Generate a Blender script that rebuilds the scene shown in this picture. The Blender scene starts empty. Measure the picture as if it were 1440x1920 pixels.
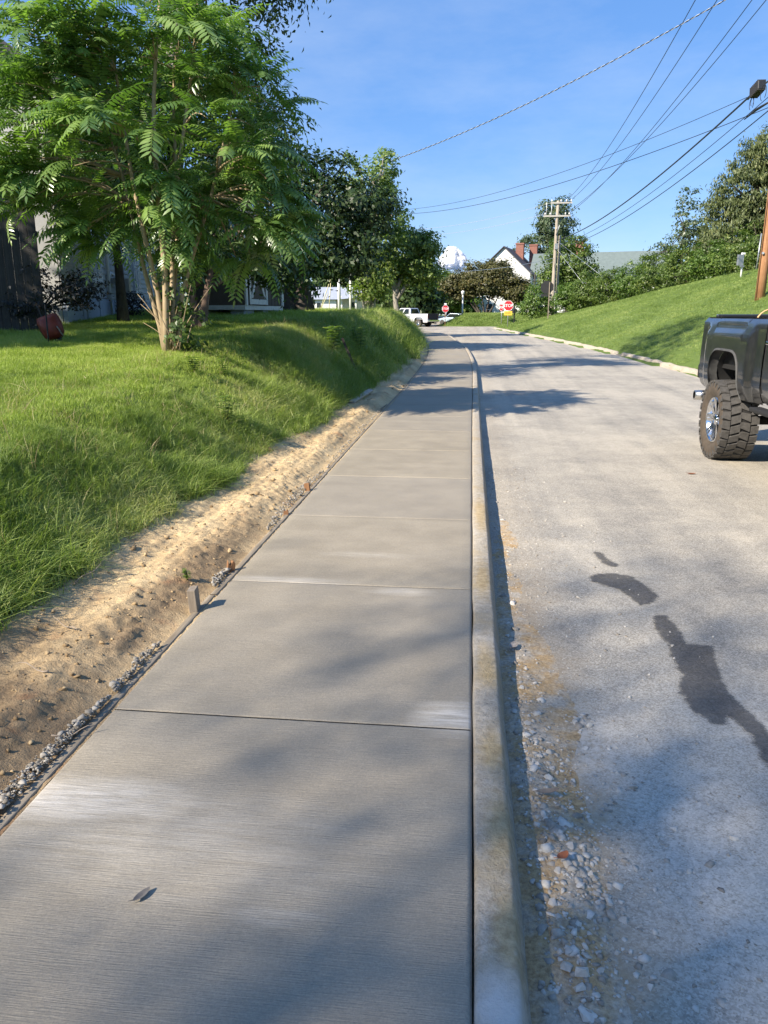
import bpy, math, random
import numpy as np
from mathutils import Vector, Matrix

random.seed(7)
RNG = np.random.default_rng(11)
S = bpy.context.scene
COL = S.collection
rad = math.radians

# ------------------------------------------------------------------ camera, sky, sun, exposure
cam_d = bpy.data.cameras.new('camera')
cam = bpy.data.objects.new('camera', cam_d)
COL.objects.link(cam)
cam_d.sensor_fit = 'VERTICAL'
cam_d.sensor_height = 32.0
cam_d.lens = 24.0
cam_d.clip_start = 0.05
cam_d.clip_end = 12000
cam.location = (-0.05, 0, 1.6)
cam.rotation_euler = (rad(90 - 14.41), 0, rad(6.333))
S.camera = cam

SUN_EL, SUN_ROT = rad(36), rad(227)
sun_dir = Vector((math.sin(SUN_ROT) * math.cos(SUN_EL), math.cos(SUN_ROT) * math.cos(SUN_EL), math.sin(SUN_EL)))
world = bpy.data.worlds.new('World')
S.world = world
world.use_nodes = True
wn = world.node_tree
bg = wn.nodes['Background']
sky = wn.nodes.new('ShaderNodeTexSky')
sky.sky_type = 'NISHITA'
sky.sun_disc = False
sky.sun_elevation = SUN_EL
sky.sun_rotation = SUN_ROT
sky.altitude = 300
sky.air_density = 1.0
sky.dust_density = 0.0
sky.ozone_density = 3.0
# thin cirrus veil, mixed in by direction
wtc = wn.nodes.new('ShaderNodeTexCoord')
wmp = wn.nodes.new('ShaderNodeMapping')
wmp.inputs['Scale'].default_value = (2.2, 1.2, 6.5)
wmp.inputs['Rotation'].default_value = (0.2, 0.3, 0.5)
wno = wn.nodes.new('ShaderNodeTexNoise')
wno.inputs['Scale'].default_value = 1.5
wno.inputs['Detail'].default_value = 7
wno.inputs['Roughness'].default_value = 0.62
wmr = wn.nodes.new('ShaderNodeMapRange')
wmr.inputs['From Min'].default_value = 0.40
wmr.inputs['From Max'].default_value = 0.75
wmr.inputs['To Max'].default_value = 0.22
wmx = wn.nodes.new('ShaderNodeMixRGB')
wmx.inputs[2].default_value = (4.0, 4.4, 4.9, 1)
wn.links.new(wtc.outputs['Generated'], wmp.inputs[0])
wn.links.new(wmp.outputs[0], wno.inputs['Vector'])
wn.links.new(wno.outputs[0], wmr.inputs['Value'])
wn.links.new(wmr.outputs[0], wmx.inputs[0])
whs = wn.nodes.new('ShaderNodeHueSaturation')
whs.inputs['Saturation'].default_value = 1.08
wn.links.new(sky.outputs[0], whs.inputs['Color'])
wev = wn.nodes.new('ShaderNodeMixRGB')          # evens the sky out: clear deep blue air
wev.inputs[0].default_value = 0.64
wev.inputs[2].default_value = (0.46, 1.33, 3.5, 1)
wn.links.new(whs.outputs[0], wev.inputs[1])
wn.links.new(wev.outputs[0], wmx.inputs[1])
wn.links.new(wmx.outputs[0], bg.inputs[0])
bg.inputs[1].default_value = 0.11
sun_d = bpy.data.lights.new('sun', 'SUN')
sun_d.energy = 4.7
sun_d.angle = rad(0.53)
sun_d.color = (1.0, 0.90, 0.76)
sun = bpy.data.objects.new('sun', sun_d)
COL.objects.link(sun)
sun.rotation_euler = sun_dir.to_track_quat('Z', 'Y').to_euler()
sun.location = (-20, -10, 30)

S.view_settings.view_transform = 'Standard'
S.view_settings.look = 'None'
S.view_settings.gamma = 1
S.view_settings.use_curve_mapping = False
S.view_settings.exposure = 1.08
S.render.engine = 'CYCLES'
S.cycles.use_denoising = True
S.cycles.max_bounces = 6
S.cycles.diffuse_bounces = 3
S.cycles.glossy_bounces = 3
S.cycles.transparent_max_bounces = 8
S.cycles.transmission_bounces = 4
S.cycles.sample_clamp_indirect = 4

# ------------------------------------------------------------------ helpers: noise, curves
def _hash(ix, iy, seed):
    n = (ix * 374761393 + iy * 668265263 + seed * 974634777) & 0x7fffffff
    n = ((n ^ (n >> 13)) * 1274126177) & 0x7fffffff
    n = n ^ (n >> 16)
    return (n & 0xffff) / 65535.0
def vnoise(x, y, seed=0):
    x = np.asarray(x, float); y = np.asarray(y, float)
    ix = np.floor(x).astype(np.int64); iy = np.floor(y).astype(np.int64)
    fx = x - ix; fy = y - iy
    fx = fx * fx * (3 - 2 * fx); fy = fy * fy * (3 - 2 * fy)
    a = _hash(ix, iy, seed); b = _hash(ix + 1, iy, seed); c = _hash(ix, iy + 1, seed); d = _hash(ix + 1, iy + 1, seed)
    return (a * (1 - fx) + b * fx) * (1 - fy) + (c * (1 - fx) + d * fx) * fy
def fbm(x, y, seed=0, octv=4, gain=0.5):
    s = 0; amp = 1; tot = 0
    for k in range(octv):
        s = s + amp * vnoise(x * 2 ** k, y * 2 ** k, seed + k * 17); tot += amp; amp *= gain
    return s / tot - 0.5
def smooth(t):
    t = np.clip(t, 0, 1); return t * t * (3 - 2 * t)
def spline(P, step):
    P = np.array(P, float); n = len(P); out = []
    T = np.zeros_like(P); T[1:-1] = (P[2:] - P[:-2]) / 2; T[0] = P[1] - P[0]; T[-1] = P[-1] - P[-2]
    for i in range(n - 1):
        L = np.linalg.norm(P[i + 1] - P[i]); k = max(2, int(L / step) + 1)
        t = np.linspace(0, 1, k, endpoint=False)[:, None]
        m0 = T[i] * L / max(np.linalg.norm(T[i]), 1e-9) ; m1 = T[i + 1] * L / max(np.linalg.norm(T[i + 1]), 1e-9)
        h = (2*t**3-3*t**2+1)*P[i] + (t**3-2*t**2+t)*m0 + (-2*t**3+3*t**2)*P[i+1] + (t**3-t**2)*m1
        out.append(h)
    out.append(P[-1:])
    return np.concatenate(out)
class Path:
    def __init__(s, P, step=0.25):
        s.p = spline(P, step); d = np.diff(s.p, axis=0); L = np.linalg.norm(d, axis=1)
        s.s = np.concatenate([[0], np.cumsum(L)])
        t = np.gradient(s.p, axis=0); t /= np.linalg.norm(t, axis=1)[:, None]; s.t = t
        s.n = np.stack([t[:, 1], -t[:, 0]], 1)          # to the right of travel
        s.s0 = np.interp(0.0, s.p[:60, 1], s.s[:60]) if s.p[0, 1] < 0 else 0
    def at(s, q, d):                                     # q: metres from y=0 along, d: to the right
        q = np.asarray(q, float) + s.s0; d = np.asarray(d, float)
        x = np.interp(q, s.s, s.p[:, 0]); y = np.interp(q, s.s, s.p[:, 1])
        nx = np.interp(q, s.s, s.n[:, 0]); ny = np.interp(q, s.s, s.n[:, 1])
        return x + nx * d, y + ny * d
    def sd(s, x, y):
        x = np.asarray(x, float).ravel(); y = np.asarray(y, float).ravel()
        S_ = np.empty(len(x)); D = np.empty(len(x))
        for i in range(0, len(x), 20000):
            X = x[i:i + 20000, None] - s.p[None, :, 0]; Y = y[i:i + 20000, None] - s.p[None, :, 1]
            k = np.argmin(X * X + Y * Y, axis=1); r = np.arange(len(k))
            dx = X[r, k]; dy = Y[r, k]
            along = dx * s.t[k, 0] + dy * s.t[k, 1]; across = dx * s.n[k, 0] + dy * s.n[k, 1]
            end = (k == 0) | (k == len(s.p) - 1)
            mag = np.where(end, np.abs(across), np.hypot(dx, dy))
            S_[i:i + 20000] = s.s[k] + along - s.s0; D[i:i + 20000] = np.sign(across) * mag
        return S_, D

WS = 1.50                                                # sidewalk width
J = Path([(0, -12), (0, -4), (0, 4), (0, 12), (.01, 18), (.0, 23), (-.1, 28.1), (-.37, 34.1), (-.77, 38.7), (-1.5, 47), (-2.4, 53), (-3.8, 59), (-5.8, 64.5), (-8.6, 69.5), (-12.5, 73.6)])
RC = Path([(6.6, -12), (6.6, 4), (6.53, 12), (6.43, 17.6), (6.21, 22.4), (5.74, 29.35), (4.95, 36.26), (3.8, 46), (3.15, 54), (2.75, 61), (2.35, 69), (2.05, 75), (2.35, 78.2), (4.2, 80.2), (9, 81.7), (20, 84), (60, 92), (120, 103)])
def prof(y): return .45 * smooth((np.asarray(y, float) - 12) / 40)
def soil_w(s): return np.interp(s, [0, 4, 8, 12, 18, 26, 60], [1.05, 1.0, .9, .8, .7, .52, .34])

def ground_h(x, y):
    x = np.asarray(x, float); shp = x.shape; x = x.ravel(); y = np.asarray(y, float).ravel()
    sJ, dJ = J.sd(x, y); sR, dR = RC.sd(x, y)
    pr = prof(y)
    z = pr - 0.19
    # left bank and yard
    a = -dJ - WS; w = soil_w(sJ)
    Hc = np.interp(sJ, [-5, 0, 3, 5, 8, 11, 15, 20, 30, 45, 60, 80], [.55, .55, .6, .72, .93, 1.05, 1.28, 1.46, 1.6, 1.66, 1.72, 1.7])
    bw = np.interp(sJ, [0, 5, 10, 20, 40], [1.2, 1.2, 1.7, 1.6, 1.4])
    lump = fbm(x * .9, y * .9, 5, 3) * .22 + fbm(x * .25, y * .25, 9, 2) * .18
    t = np.clip((a - w) / bw, 0, 1)
    prof_t = .45 * smooth(t) + .55 * t * (2 - t)
    zs = pr + .02 + .09 * np.clip(a / w, 0, 1)
    zl = zs + (Hc - zs) * prof_t + np.clip(.022 * (a - w - bw), 0, .34) + lump * smooth((a - w) / .6) * np.interp(a, [0, 3, 6], [1, 1, .4])
    f = smooth((y - 70) / 4) * smooth((x + 60) / 20)
    zl = zl * (1 - f) + .27 * f
    z = np.where(a > 0, zl, z)
    # right hill
    sl = np.interp(sR, [0, 30, 40, 50, 60, 70, 78, 90], [.44, .44, .38, .34, .29, .24, .12, .1])
    rc = np.interp(sR, [0, 30, 40, 50, 60, 75], [9.5, 9.5, 9.3, 8.2, 6.5, 5])
    r = np.maximum(dR - .16, 0)
    hill = sl * (rc - np.logaddexp(0, (rc - r) / .8) * .8) + .035 * np.maximum(r - rc, 0) * (r < 80)
    hill = hill + fbm(x * .3, y * .3, 3, 3) * .16 * smooth(r / 3)
    zr = pr - .05 + np.maximum(hill, -.05) + .09 * smooth((dR - .1) / .4)
    z = np.where((dR > 0) & (a <= 0), np.minimum(zr, 7.5), z)
    # beyond the cross street
    fb = smooth((y - 87.5) / 5) * smooth((x + 3.9) / 3.5)
    far = .27 + 1.35 * fb
    wf = smooth((y - 74) / 3) * (1 - smooth((x - 2) / .8) * (1 - smooth((y - 80 - .17 * np.maximum(x, 0)) / 1.5)))
    z = np.where(y > 74, z * (1 - wf) + far * wf, z)
    g = smooth((y - 105) / 25); z = z * (1 - g) + 1.5 * g
    d = np.hypot(x, y); g = smooth((d - 90) / 80); z = z * (1 - g) + 1.2 * g
    return z.reshape(shp)
def gh(x, y): return float(ground_h(np.array([x]), np.array([y]))[0])

# ------------------------------------------------------------------ helpers: meshes and objects
def link(o, parent=None):
    COL.objects.link(o)
    if parent is not None: o.parent = parent
    return o
def tag(o, label=None, cat=None, group=None, kind=None):
    if label: o['label'] = label
    if cat: o['category'] = cat
    if group: o['group'] = group
    if kind: o['kind'] = kind
    return o
def empty(name, loc=(0, 0, 0), rz=0, label=None, cat=None, group=None):
    o = bpy.data.objects.new(name, None); o.empty_display_size = .2
    o.location = loc; o.rotation_euler = (0, 0, rz)
    COL.objects.link(o); return tag(o, label, cat, group)
def np_mesh(name, verts, quads=None, tris=None, mats=(), smooth_f=False, attrs=None):
    me = bpy.data.meshes.new(name)
    verts = np.asarray(verts, np.float32).reshape(-1, 3)
    loops = []; starts = []; n = 0
    if quads is not None and len(quads):
        q = np.asarray(quads, np.int32).reshape(-1, 4); loops.append(q.ravel()); starts.append(np.arange(len(q)) * 4); n = len(q) * 4
    if tris is not None and len(tris):
        t = np.asarray(tris, np.int32).reshape(-1, 3); loops.append(t.ravel()); starts.append(n + np.arange(len(t)) * 3)
    loops = np.concatenate(loops).astype(np.int32); starts = np.concatenate(starts).astype(np.int32)
    me.vertices.add(len(verts)); me.vertices.foreach_set('co', verts.ravel())
    me.loops.add(len(loops)); me.loops.foreach_set('vertex_index', loops)
    me.polygons.add(len(starts)); me.polygons.foreach_set('loop_start', starts)
    if attrs:
        for k, v in attrs.items():
            at = me.attributes.new(k, 'FLOAT', 'POINT'); at.data.foreach_set('value', np.asarray(v, np.float32))
    me.update(calc_edges=True)
    if smooth_f: me.polygons.foreach_set('use_smooth', np.ones(len(starts), bool))
    for m in mats: me.materials.append(m)
    return me
def np_obj(name, *a, parent=None, **k):
    return link(bpy.data.objects.new(name, np_mesh(name, *a, **k)), parent)
def grid_faces(nr, nc, flip=False):
    i = np.arange(nr - 1)[:, None] * nc + np.arange(nc - 1)[None, :]
    f = np.stack([i, i + 1, i + nc + 1, i + nc], -1).reshape(-1, 4)
    return f[:, ::-1] if flip else f

class MB:
    """collects shapes that become ONE mesh"""
    def __init__(s): s.v = []; s.f = []; s.m = []; s.sm = []
    def add(s, vs, fs, mi=0, sm=False):
        o = len(s.v); s.v += [tuple(v) for v in vs]
        for f in fs: s.f.append([i + o for i in f]); s.m.append(mi); s.sm.append(sm)
        return s
    def box(s, c, d, M=None, mi=0, taper=1.0):
        vs = []
        for z in (-1, 1):
            k = taper if z > 0 else 1
            for x, y in ((-1, -1), (1, -1), (1, 1), (-1, 1)):
                v = Vector((x * d[0] / 2 * k, y * d[1] / 2 * k, z * d[2] / 2))
                if M is not None: v = M @ v
                vs.append(v + Vector(c))
        return s.add(vs, [(3, 2, 1, 0), (4, 5, 6, 7), (0, 1, 5, 4), (1, 2, 6, 5), (2, 3, 7, 6), (3, 0, 4, 7)], mi)
    def tube(s, pts, rs, n=8, mi=0, cap=True, sm=True):
        pts = [Vector(p) for p in pts]
        if not hasattr(rs, '__len__'): rs = [rs] * len(pts)
        vs = []; up = Vector((0, 0, 1)); prev = None
        for i, p in enumerate(pts):
            t = (pts[min(i + 1, len(pts) - 1)] - pts[max(i - 1, 0)]).normalized()
            if prev is None:
                a = t.cross(up)
                if a.length < .01: a = t.cross(Vector((1, 0, 0)))
            else: a = prev - t * prev.dot(t)
            a.normalize(); prev = a; b = t.cross(a)
            for k in range(n):
                th = 2 * math.pi * k / n
                vs.append(p + (a * math.cos(th) + b * math.sin(th)) * rs[i])
        fs = []
        for i in range(len(pts) - 1):
            for k in range(n):
                k2 = (k + 1) % n; fs.append((i * n + k, i * n + k2, (i + 1) * n + k2, (i + 1) * n + k))
        o = len(s.v); s.add(vs, fs, mi, sm)
        if cap:
            s.f.append([o + k for k in range(n)][::-1]); s.m.append(mi); s.sm.append(False)
            s.f.append([o + (len(pts) - 1) * n + k for k in range(n)]); s.m.append(mi); s.sm.append(False)
        return s
    def lathe(s, prof_, axis='x', n=32, mi=0, c=(0, 0, 0), sm=True):
        vs = []; fs = []; m = len(prof_)
        for k in range(n):
            th = 2 * math.pi * k / n; ca, sa = math.cos(th), math.sin(th)
            for h, r in prof_:
                p = (h, r * ca, r * sa) if axis == 'x' else (r * ca, r * sa, h)
                vs.append((p[0] + c[0], p[1] + c[1], p[2] + c[2]))
        for k in range(n):
            k2 = (k + 1) % n
            for i in range(m - 1): fs.append((k * m + i, k * m + i + 1, k2 * m + i + 1, k2 * m + i))
        return s.add(vs, fs, mi, sm)
    def poly(s, pts, d, mi=0):
        """prism: outline pts (3D, planar) pushed by vector d"""
        n = len(pts); d = Vector(d); vs = [Vector(p) for p in pts] + [Vector(p) + d for p in pts]
        fs = [tuple(range(n))[::-1], tuple(range(n, 2 * n))] + [(i, (i + 1) % n, n + (i + 1) % n, n + i) for i in range(n)]
        return s.add(vs, fs, mi)
    def grid(s, P, mi=0, sm=True, flip=False):
        nr = len(P); nc = len(P[0]); o = [p for r in P for p in r]
        fs = []
        for i in range(nr - 1):
            for k in range(nc - 1):
                f = (i * nc + k, i * nc + k + 1, (i + 1) * nc + k + 1, (i + 1) * nc + k); fs.append(f[::-1] if flip else f)
        return s.add(o, fs, mi, sm)
    def mesh(s, name, mats):
        me = bpy.data.meshes.new(name); me.from_pydata(s.v, [], s.f)
        for m in (mats if isinstance(mats, (list, tuple)) else [mats]): me.materials.append(m)
        me.polygons.foreach_set('material_index', s.m); me.polygons.foreach_set('use_smooth', s.sm); me.update()
        return me
    def build(s, name, mats, parent=None, bevel=0):
        o = link(bpy.data.objects.new(name, s.mesh(name, mats)), parent)
        if bevel:
            b = o.modifiers.new('bevel', 'BEVEL'); b.width = bevel; b.segments = 2; b.limit_method = 'ANGLE'; b.angle_limit = rad(40)
        return o
def child(o_src, name, parent, M=None):
    """another part that shares the mesh data of o_src"""
    o = bpy.data.objects.new(name, o_src.data); link(o, parent)
    if M is not None: o.matrix_local = M
    return o
def copy_tree(o, parent=None):
    c = o.copy(); COL.objects.link(c)
    if parent is not None: c.parent = parent
    for ch in list(o.children): copy_tree(ch, c)
    return c

# ------------------------------------------------------------------ helpers: materials
class N:
    def __init__(s, name):
        s.m = bpy.data.materials.new(name); s.m.use_nodes = True; s.t = s.m.node_tree
        s.b = s.t.nodes['Principled BSDF']; s.out = s.t.nodes['Material Output']
        s.pos = None
    def new(s, ty, ins=None, **props):
        n = s.t.nodes.new(ty)
        for k, v in props.items(): setattr(n, k, v)
        for k, v in (ins or {}).items(): s.put(n.inputs[k], v)
        return n
    def put(s, sock, v):
        if isinstance(v, bpy.types.NodeSocket): s.t.links.new(v, sock)
        elif isinstance(v, (tuple, list)) and len(v) == 3 and sock.type == 'RGBA': sock.default_value = (*v, 1)
        else: sock.default_value = v
    def P(s):
        if s.pos is None: s.pos = s.new('ShaderNodeNewGeometry').outputs['Position']
        return s.pos
    def scaled(s, sc, vec=None, rot=(0, 0, 0), loc=(0, 0, 0)):
        return s.new('ShaderNodeMapping', {'Vector': vec or s.P(), 'Scale': sc, 'Rotation': rot, 'Location': loc}).outputs[0]
    def noise(s, scale, detail=4, rough=.55, vec=None, dist=0):
        return s.new('ShaderNodeTexNoise', {'Vector': vec or s.P(), 'Scale': scale, 'Detail': detail, 'Roughness': rough, 'Distortion': dist}).outputs[0]
    def voro(s, scale, vec=None, feature='F1', out=0):
        return s.new('ShaderNodeTexVoronoi', {'Vector': vec or s.P(), 'Scale': scale}, feature=feature).outputs[out]
    def rng(s, v, a, b, c=0., d=1.):
        return s.new('ShaderNodeMapRange', {'Value': v, 'From Min': a, 'From Max': b, 'To Min': c, 'To Max': d}).outputs[0]
    def ramp(s, v, stops):
        n = s.new('ShaderNodeValToRGB', {'Fac': v}); e = n.color_ramp.elements
        while len(e) < len(stops): e.new(.5)
        for el, (p, c) in zip(e, stops): el.position = p; el.color = (*c, 1)
        return n.outputs[0]
    def mix(s, f, a, b, mode='MIX'):
        return s.new('ShaderNodeMixRGB', {0: f, 1: a, 2: b}, blend_type=mode).outputs[0]
    def math(s, op, a, b=0.):
        return s.new('ShaderNodeMath', {0: a, 1: b}, operation=op).outputs[0]
    def attr(s, name, ty='GEOMETRY'):
        return s.new('ShaderNodeAttribute', attribute_name=name, attribute_type=ty).outputs['Fac']
    def rand(s): return s.new('ShaderNodeObjectInfo').outputs['Random']
    def ellipse(s, cx, cy, rx, ry, soft=.5, wob=None):
        """1 inside a patch of the ground round (cx,cy), 0 outside"""
        v = s.scaled((1 / rx, 1 / ry, 0), loc=(-cx / rx, -cy / ry, 0))
        L = s.new('ShaderNodeVectorMath', {0: v}, operation='LENGTH').outputs['Value']
        if wob is not None: L = s.math('ADD', L, wob)
        return s.rng(L, 1 - soft, 1 + soft, 1, 0)
    def bump(s, h, strength, dist=.01, prev=None):
        n = s.new('ShaderNodeBump', {'Height': h, 'Strength': strength, 'Distance': dist})
        if prev is not None: s.put(n.inputs['Normal'], prev)
        return n.outputs[0]
    def done(s, col=None, rough=None, metal=None, normal=None, spec=None, **kw):
        for k, v in (('Base Color', col), ('Roughness', rough), ('Metallic', metal), ('Normal', normal), ('Specular IOR Level', spec), *kw.items()):
            if v is not None: s.put(s.b.inputs[k], v)
        return s.m
def plain(name, col, rough=.6, metal=0., var=.12, scale=9., bump=0., spec=None, coat=0.):
    n = N(name); f = n.noise(scale, 5)
    lo = tuple(c * (1 - var) for c in col); hi = tuple(min(1, c * (1 + var)) for c in col)
    c = n.ramp(f, [(.3, lo), (.7, hi)])
    nm = n.bump(n.noise(scale * 6, 4), bump, .01) if bump else None
    m = n.done(c, n.rng(f, .2, .8, max(0, rough - .06), min(1, rough + .06)), metal, nm, spec)
    if coat: n.b.inputs['Coat Weight'].default_value = coat; n.b.inputs['Coat Roughness'].default_value = .04
    return m
def leaf_mat(name, dark, light, yellow=None, trans=.35, rough=.42, spec=.5, inst=False, rnd=False):
    n = N(name)
    a = n.attr('tint', 'INSTANCER' if inst else 'GEOMETRY')
    if rnd: a = n.math('ADD', n.math('MULTIPLY', a, .55), n.math('MULTIPLY', n.rand(), .45))
    st = [(.0, dark), (.75, light)] + ([(1.0, yellow)] if yellow else [])
    c = n.ramp(a, st)
    n.done(c, rough, None, None, spec)
    tr = n.new('ShaderNodeBsdfTranslucent', {'Color': n.mix(1.0, c, (1.0, 1.25, .45), 'MULTIPLY')})
    mx = n.new('ShaderNodeMixShader', {0: trans, 1: n.b.outputs[0], 2: tr.outputs[0]})
    n.t.links.new(mx.outputs[0], n.out.inputs[0])
    return n.m
# ------------------------------------------------------------------ ground sheet
def m_turf():
    n = N('turf')
    f1 = n.noise(.35, 5); f2 = n.noise(7, 6, .7); f3 = n.noise(45, 4, .7)
    f = n.math('ADD', n.math('MULTIPLY', f1, .35), n.math('ADD', n.math('MULTIPLY', f2, .35), n.math('MULTIPLY', f3, .3)))
    c = n.ramp(f, [(.32, (.05, .085, .016)), (.5, (.11, .165, .035)), (.68, (.19, .24, .07))])
    return n.done(c, .85, None, n.bump(f3, .8, .03, n.bump(f2, .8, .06)), .2)
def axis(*seg):
    out = []
    for a, b, st in seg: out.append(np.arange(a, b, st))
    return np.unique(np.round(np.concatenate(out), 4))
gx = axis((-900, -300, 100), (-300, -100, 25), (-100, -30, 5), (-30, -8, .6), (-8, 1, .12), (1, 6, .5), (6, 22, .4), (22, 40, 1.2), (40, 100, 6), (100, 300, 25), (300, 901, 100))
gy = axis((-900, -300, 100), (-300, -60, 30), (-60, -10, 3), (-10, 1, .5), (1, 14, .13), (14, 30, .25), (30, 60, .4), (60, 110, .6), (110, 200, 6), (200, 400, 25), (400, 1001, 100))
GX, GY = np.meshgrid(gx, gy)
GZ = ground_h(GX, GY)
# keep the sheet under the soil strip, which has its own finer surface
_s, _d = J.sd(GX, GY); _a = (-_d - WS).reshape(GX.shape); _s = _s.reshape(GX.shape)
under = (_a > -.2) & (_a < soil_w(_s) + .12) & (_s > .3) & (_s < 57)
GZ = np.where(under, GZ - .07, GZ)
ground = np_obj('ground', np.stack([GX, GY, GZ], -1), grid_faces(len(gy), len(gx)), mats=[m_turf()], smooth_f=True)
tag(ground, kind='structure')

# ------------------------------------------------------------------ road
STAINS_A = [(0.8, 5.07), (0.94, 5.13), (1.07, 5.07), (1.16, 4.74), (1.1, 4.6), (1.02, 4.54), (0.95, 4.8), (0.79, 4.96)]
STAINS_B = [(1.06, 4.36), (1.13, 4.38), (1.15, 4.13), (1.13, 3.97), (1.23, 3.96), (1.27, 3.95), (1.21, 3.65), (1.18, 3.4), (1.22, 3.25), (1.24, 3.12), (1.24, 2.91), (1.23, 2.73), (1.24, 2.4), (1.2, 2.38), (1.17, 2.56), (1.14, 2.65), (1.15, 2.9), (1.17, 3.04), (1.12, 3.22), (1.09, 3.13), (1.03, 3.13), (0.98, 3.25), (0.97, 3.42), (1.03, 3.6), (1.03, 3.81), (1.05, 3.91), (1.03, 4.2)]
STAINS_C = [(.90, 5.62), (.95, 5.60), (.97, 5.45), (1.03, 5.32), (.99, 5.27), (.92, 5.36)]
def m_asphalt(name='asphalt', wet=False):
    n = N(name)
    big = n.noise(.5, 5, .6); mid = n.noise(4.5, 5, .65)
    tracks = n.noise(1.0, 4, .6, n.scaled((1.7, .05, 0)))
    grit = n.voro(165, out=1); grit = n.new('ShaderNodeSeparateColor', {0: grit}).outputs[0]
    fine = n.noise(240, 3, .7)
    sp = n.math('ADD', n.math('MULTIPLY', grit, .55), n.math('MULTIPLY', fine, .45))
    dust = n.math('ADD', n.math('MULTIPLY', big, .45), n.math('ADD', n.math('MULTIPLY', tracks, .4), n.math('MULTIPLY', mid, .25)))
    base = n.ramp(sp, [(.22, (.09, .085, .078)), (.5, (.18, .17, .152)), (.8, (.32, .305, .275))])
    c = n.mix(n.rng(dust, .40, .62, .12, .85), base, n.ramp(sp, [(.2, (.31, .275, .215)), (.5, (.48, .43, .345)), (.8, (.63, .575, .475))]))
    # pale wash of cement by the kerb, tan soil tracked along the gutter
    sep = n.new('ShaderNodeSeparateXYZ', {0: n.P()}); X = sep.outputs['X']; Y = sep.outputs['Y']
    wob = n.math('MULTIPLY', n.math('SUBTRACT', n.noise(2.6, 6, .7), .5), 1.1)
    gut = n.rng(n.math('ADD', X, n.math('MULTIPLY', wob, .6)), .34, .60, 1, 0)
    gut = n.math('MULTIPLY', gut, n.rng(Y, 3.0, 5.5, 1, .15))
    gut = n.math('MULTIPLY', gut, n.rng(n.noise(9, 5, .7), .3, .5, .3, .95))
    c = n.mix(gut, c, n.mix(n.noise(150, 3, .7), (.20, .135, .07), (.47, .36, .22)))
    w1 = n.ellipse(.78, 2.3, .28, .75, .75, wob); w2 = n.ellipse(.5, 2.9, .2, .3, .8, wob); w3 = n.ellipse(1.3, 3.0, .35, .5, .8, wob)
    wash = n.math('MAXIMUM', w1, n.math('MAXIMUM', w2, n.math('MULTIPLY', w3, .7)))
    wash = n.math('MULTIPLY', wash, n.rng(n.noise(38, 5, .75), .35, .7, .05, .75))
    c = n.mix(wash, c, (.66, .63, .57))
    nm = n.bump(sp, .55, .006, n.bump(mid, .3, .03))
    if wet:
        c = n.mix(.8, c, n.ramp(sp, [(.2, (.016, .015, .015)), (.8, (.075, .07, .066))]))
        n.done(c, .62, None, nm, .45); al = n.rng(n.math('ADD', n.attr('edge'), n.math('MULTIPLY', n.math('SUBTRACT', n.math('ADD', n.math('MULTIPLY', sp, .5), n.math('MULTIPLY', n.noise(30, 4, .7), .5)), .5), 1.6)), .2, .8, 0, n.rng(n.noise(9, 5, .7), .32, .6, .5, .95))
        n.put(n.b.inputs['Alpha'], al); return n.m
    return n.done(c, .82, None, nm, .35)
M_ASPH = m_asphalt(); M_WET = m_asphalt('asphalt_wet', True)
ys = np.concatenate([np.arange(-11, 20, .5), np.arange(20, 73.4, .7)])
uu = np.linspace(0, 1, 28)
jp = J.p; jy = np.interp(ys, jp[:, 1], jp[:, 0]); ry = np.interp(ys, RC.p[:, 1], RC.p[:, 0])
RX = jy[:, None] + .12 + (ry - jy - .12)[:, None] * uu[None]
RY = np.repeat(ys[:, None], len(uu), 1)
RZ = prof(RY) - .13 + .05 * (1 - (2 * uu[None] - 1) ** 2) * .6
road = np_obj('road', np.stack([RX, RY, RZ], -1), grid_faces(len(ys), len(uu)), mats=[M_ASPH], smooth_f=True); tag(road, kind='structure')
def road_z(x, y):
    xl = np.interp(y, jp[:, 1], jp[:, 0]); xr = np.interp(y, RC.p[:, 1], RC.p[:, 0])
    u = np.clip((x - xl - .12) / (xr - xl - .12), 0, 1)
    return float(prof(y)) - .13 + .05 * (1 - (2 * u - 1) ** 2) * .6
cx_ = np.linspace(-70, 70, 90); cv = np.linspace(0, 1, 14)
lo = 72.6 + np.where(cx_ > 1, .17 * (cx_ - 1), 0) - np.where(cx_ < -12, .12 * (cx_ + 12), 0) * 0
hi = 89.2 + np.where(cx_ > 1, .17 * (cx_ - 1), 0)
CXX = np.repeat(cx_[None], len(cv), 0); CYY = lo[None] + (hi - lo)[None] * cv[:, None]
cross = np_obj('cross_street', np.stack([CXX, CYY, np.full_like(CXX, .326)], -1), grid_faces(len(cv), len(cx_)), mats=[M_ASPH], smooth_f=True); tag(cross, kind='structure')
ox = np.linspace(-11.5, -4.2, 8); oy = np.linspace(88, 150, 30)
OX, OY = np.meshgrid(ox, oy)
np_o = np_obj('onward_road', np.stack([OX, OY, np.maximum(ground_h(OX, OY) + .06, .33)], -1), grid_faces(30, 8), mats=[M_ASPH], smooth_f=True); tag(np_o, kind='structure')
def ragged(P, amp, step, seed):
    out = []; r = np.random.default_rng(seed); n = len(P)
    for i in range(n):
        a = np.array(P[i]); b = np.array(P[(i + 1) % n]); k = max(2, int(np.linalg.norm(b - a) / step))
        for j in range(k):
            p = a + (b - a) * j / k; out.append(p + r.normal(0, amp, 2))
    return np.array(out)
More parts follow.
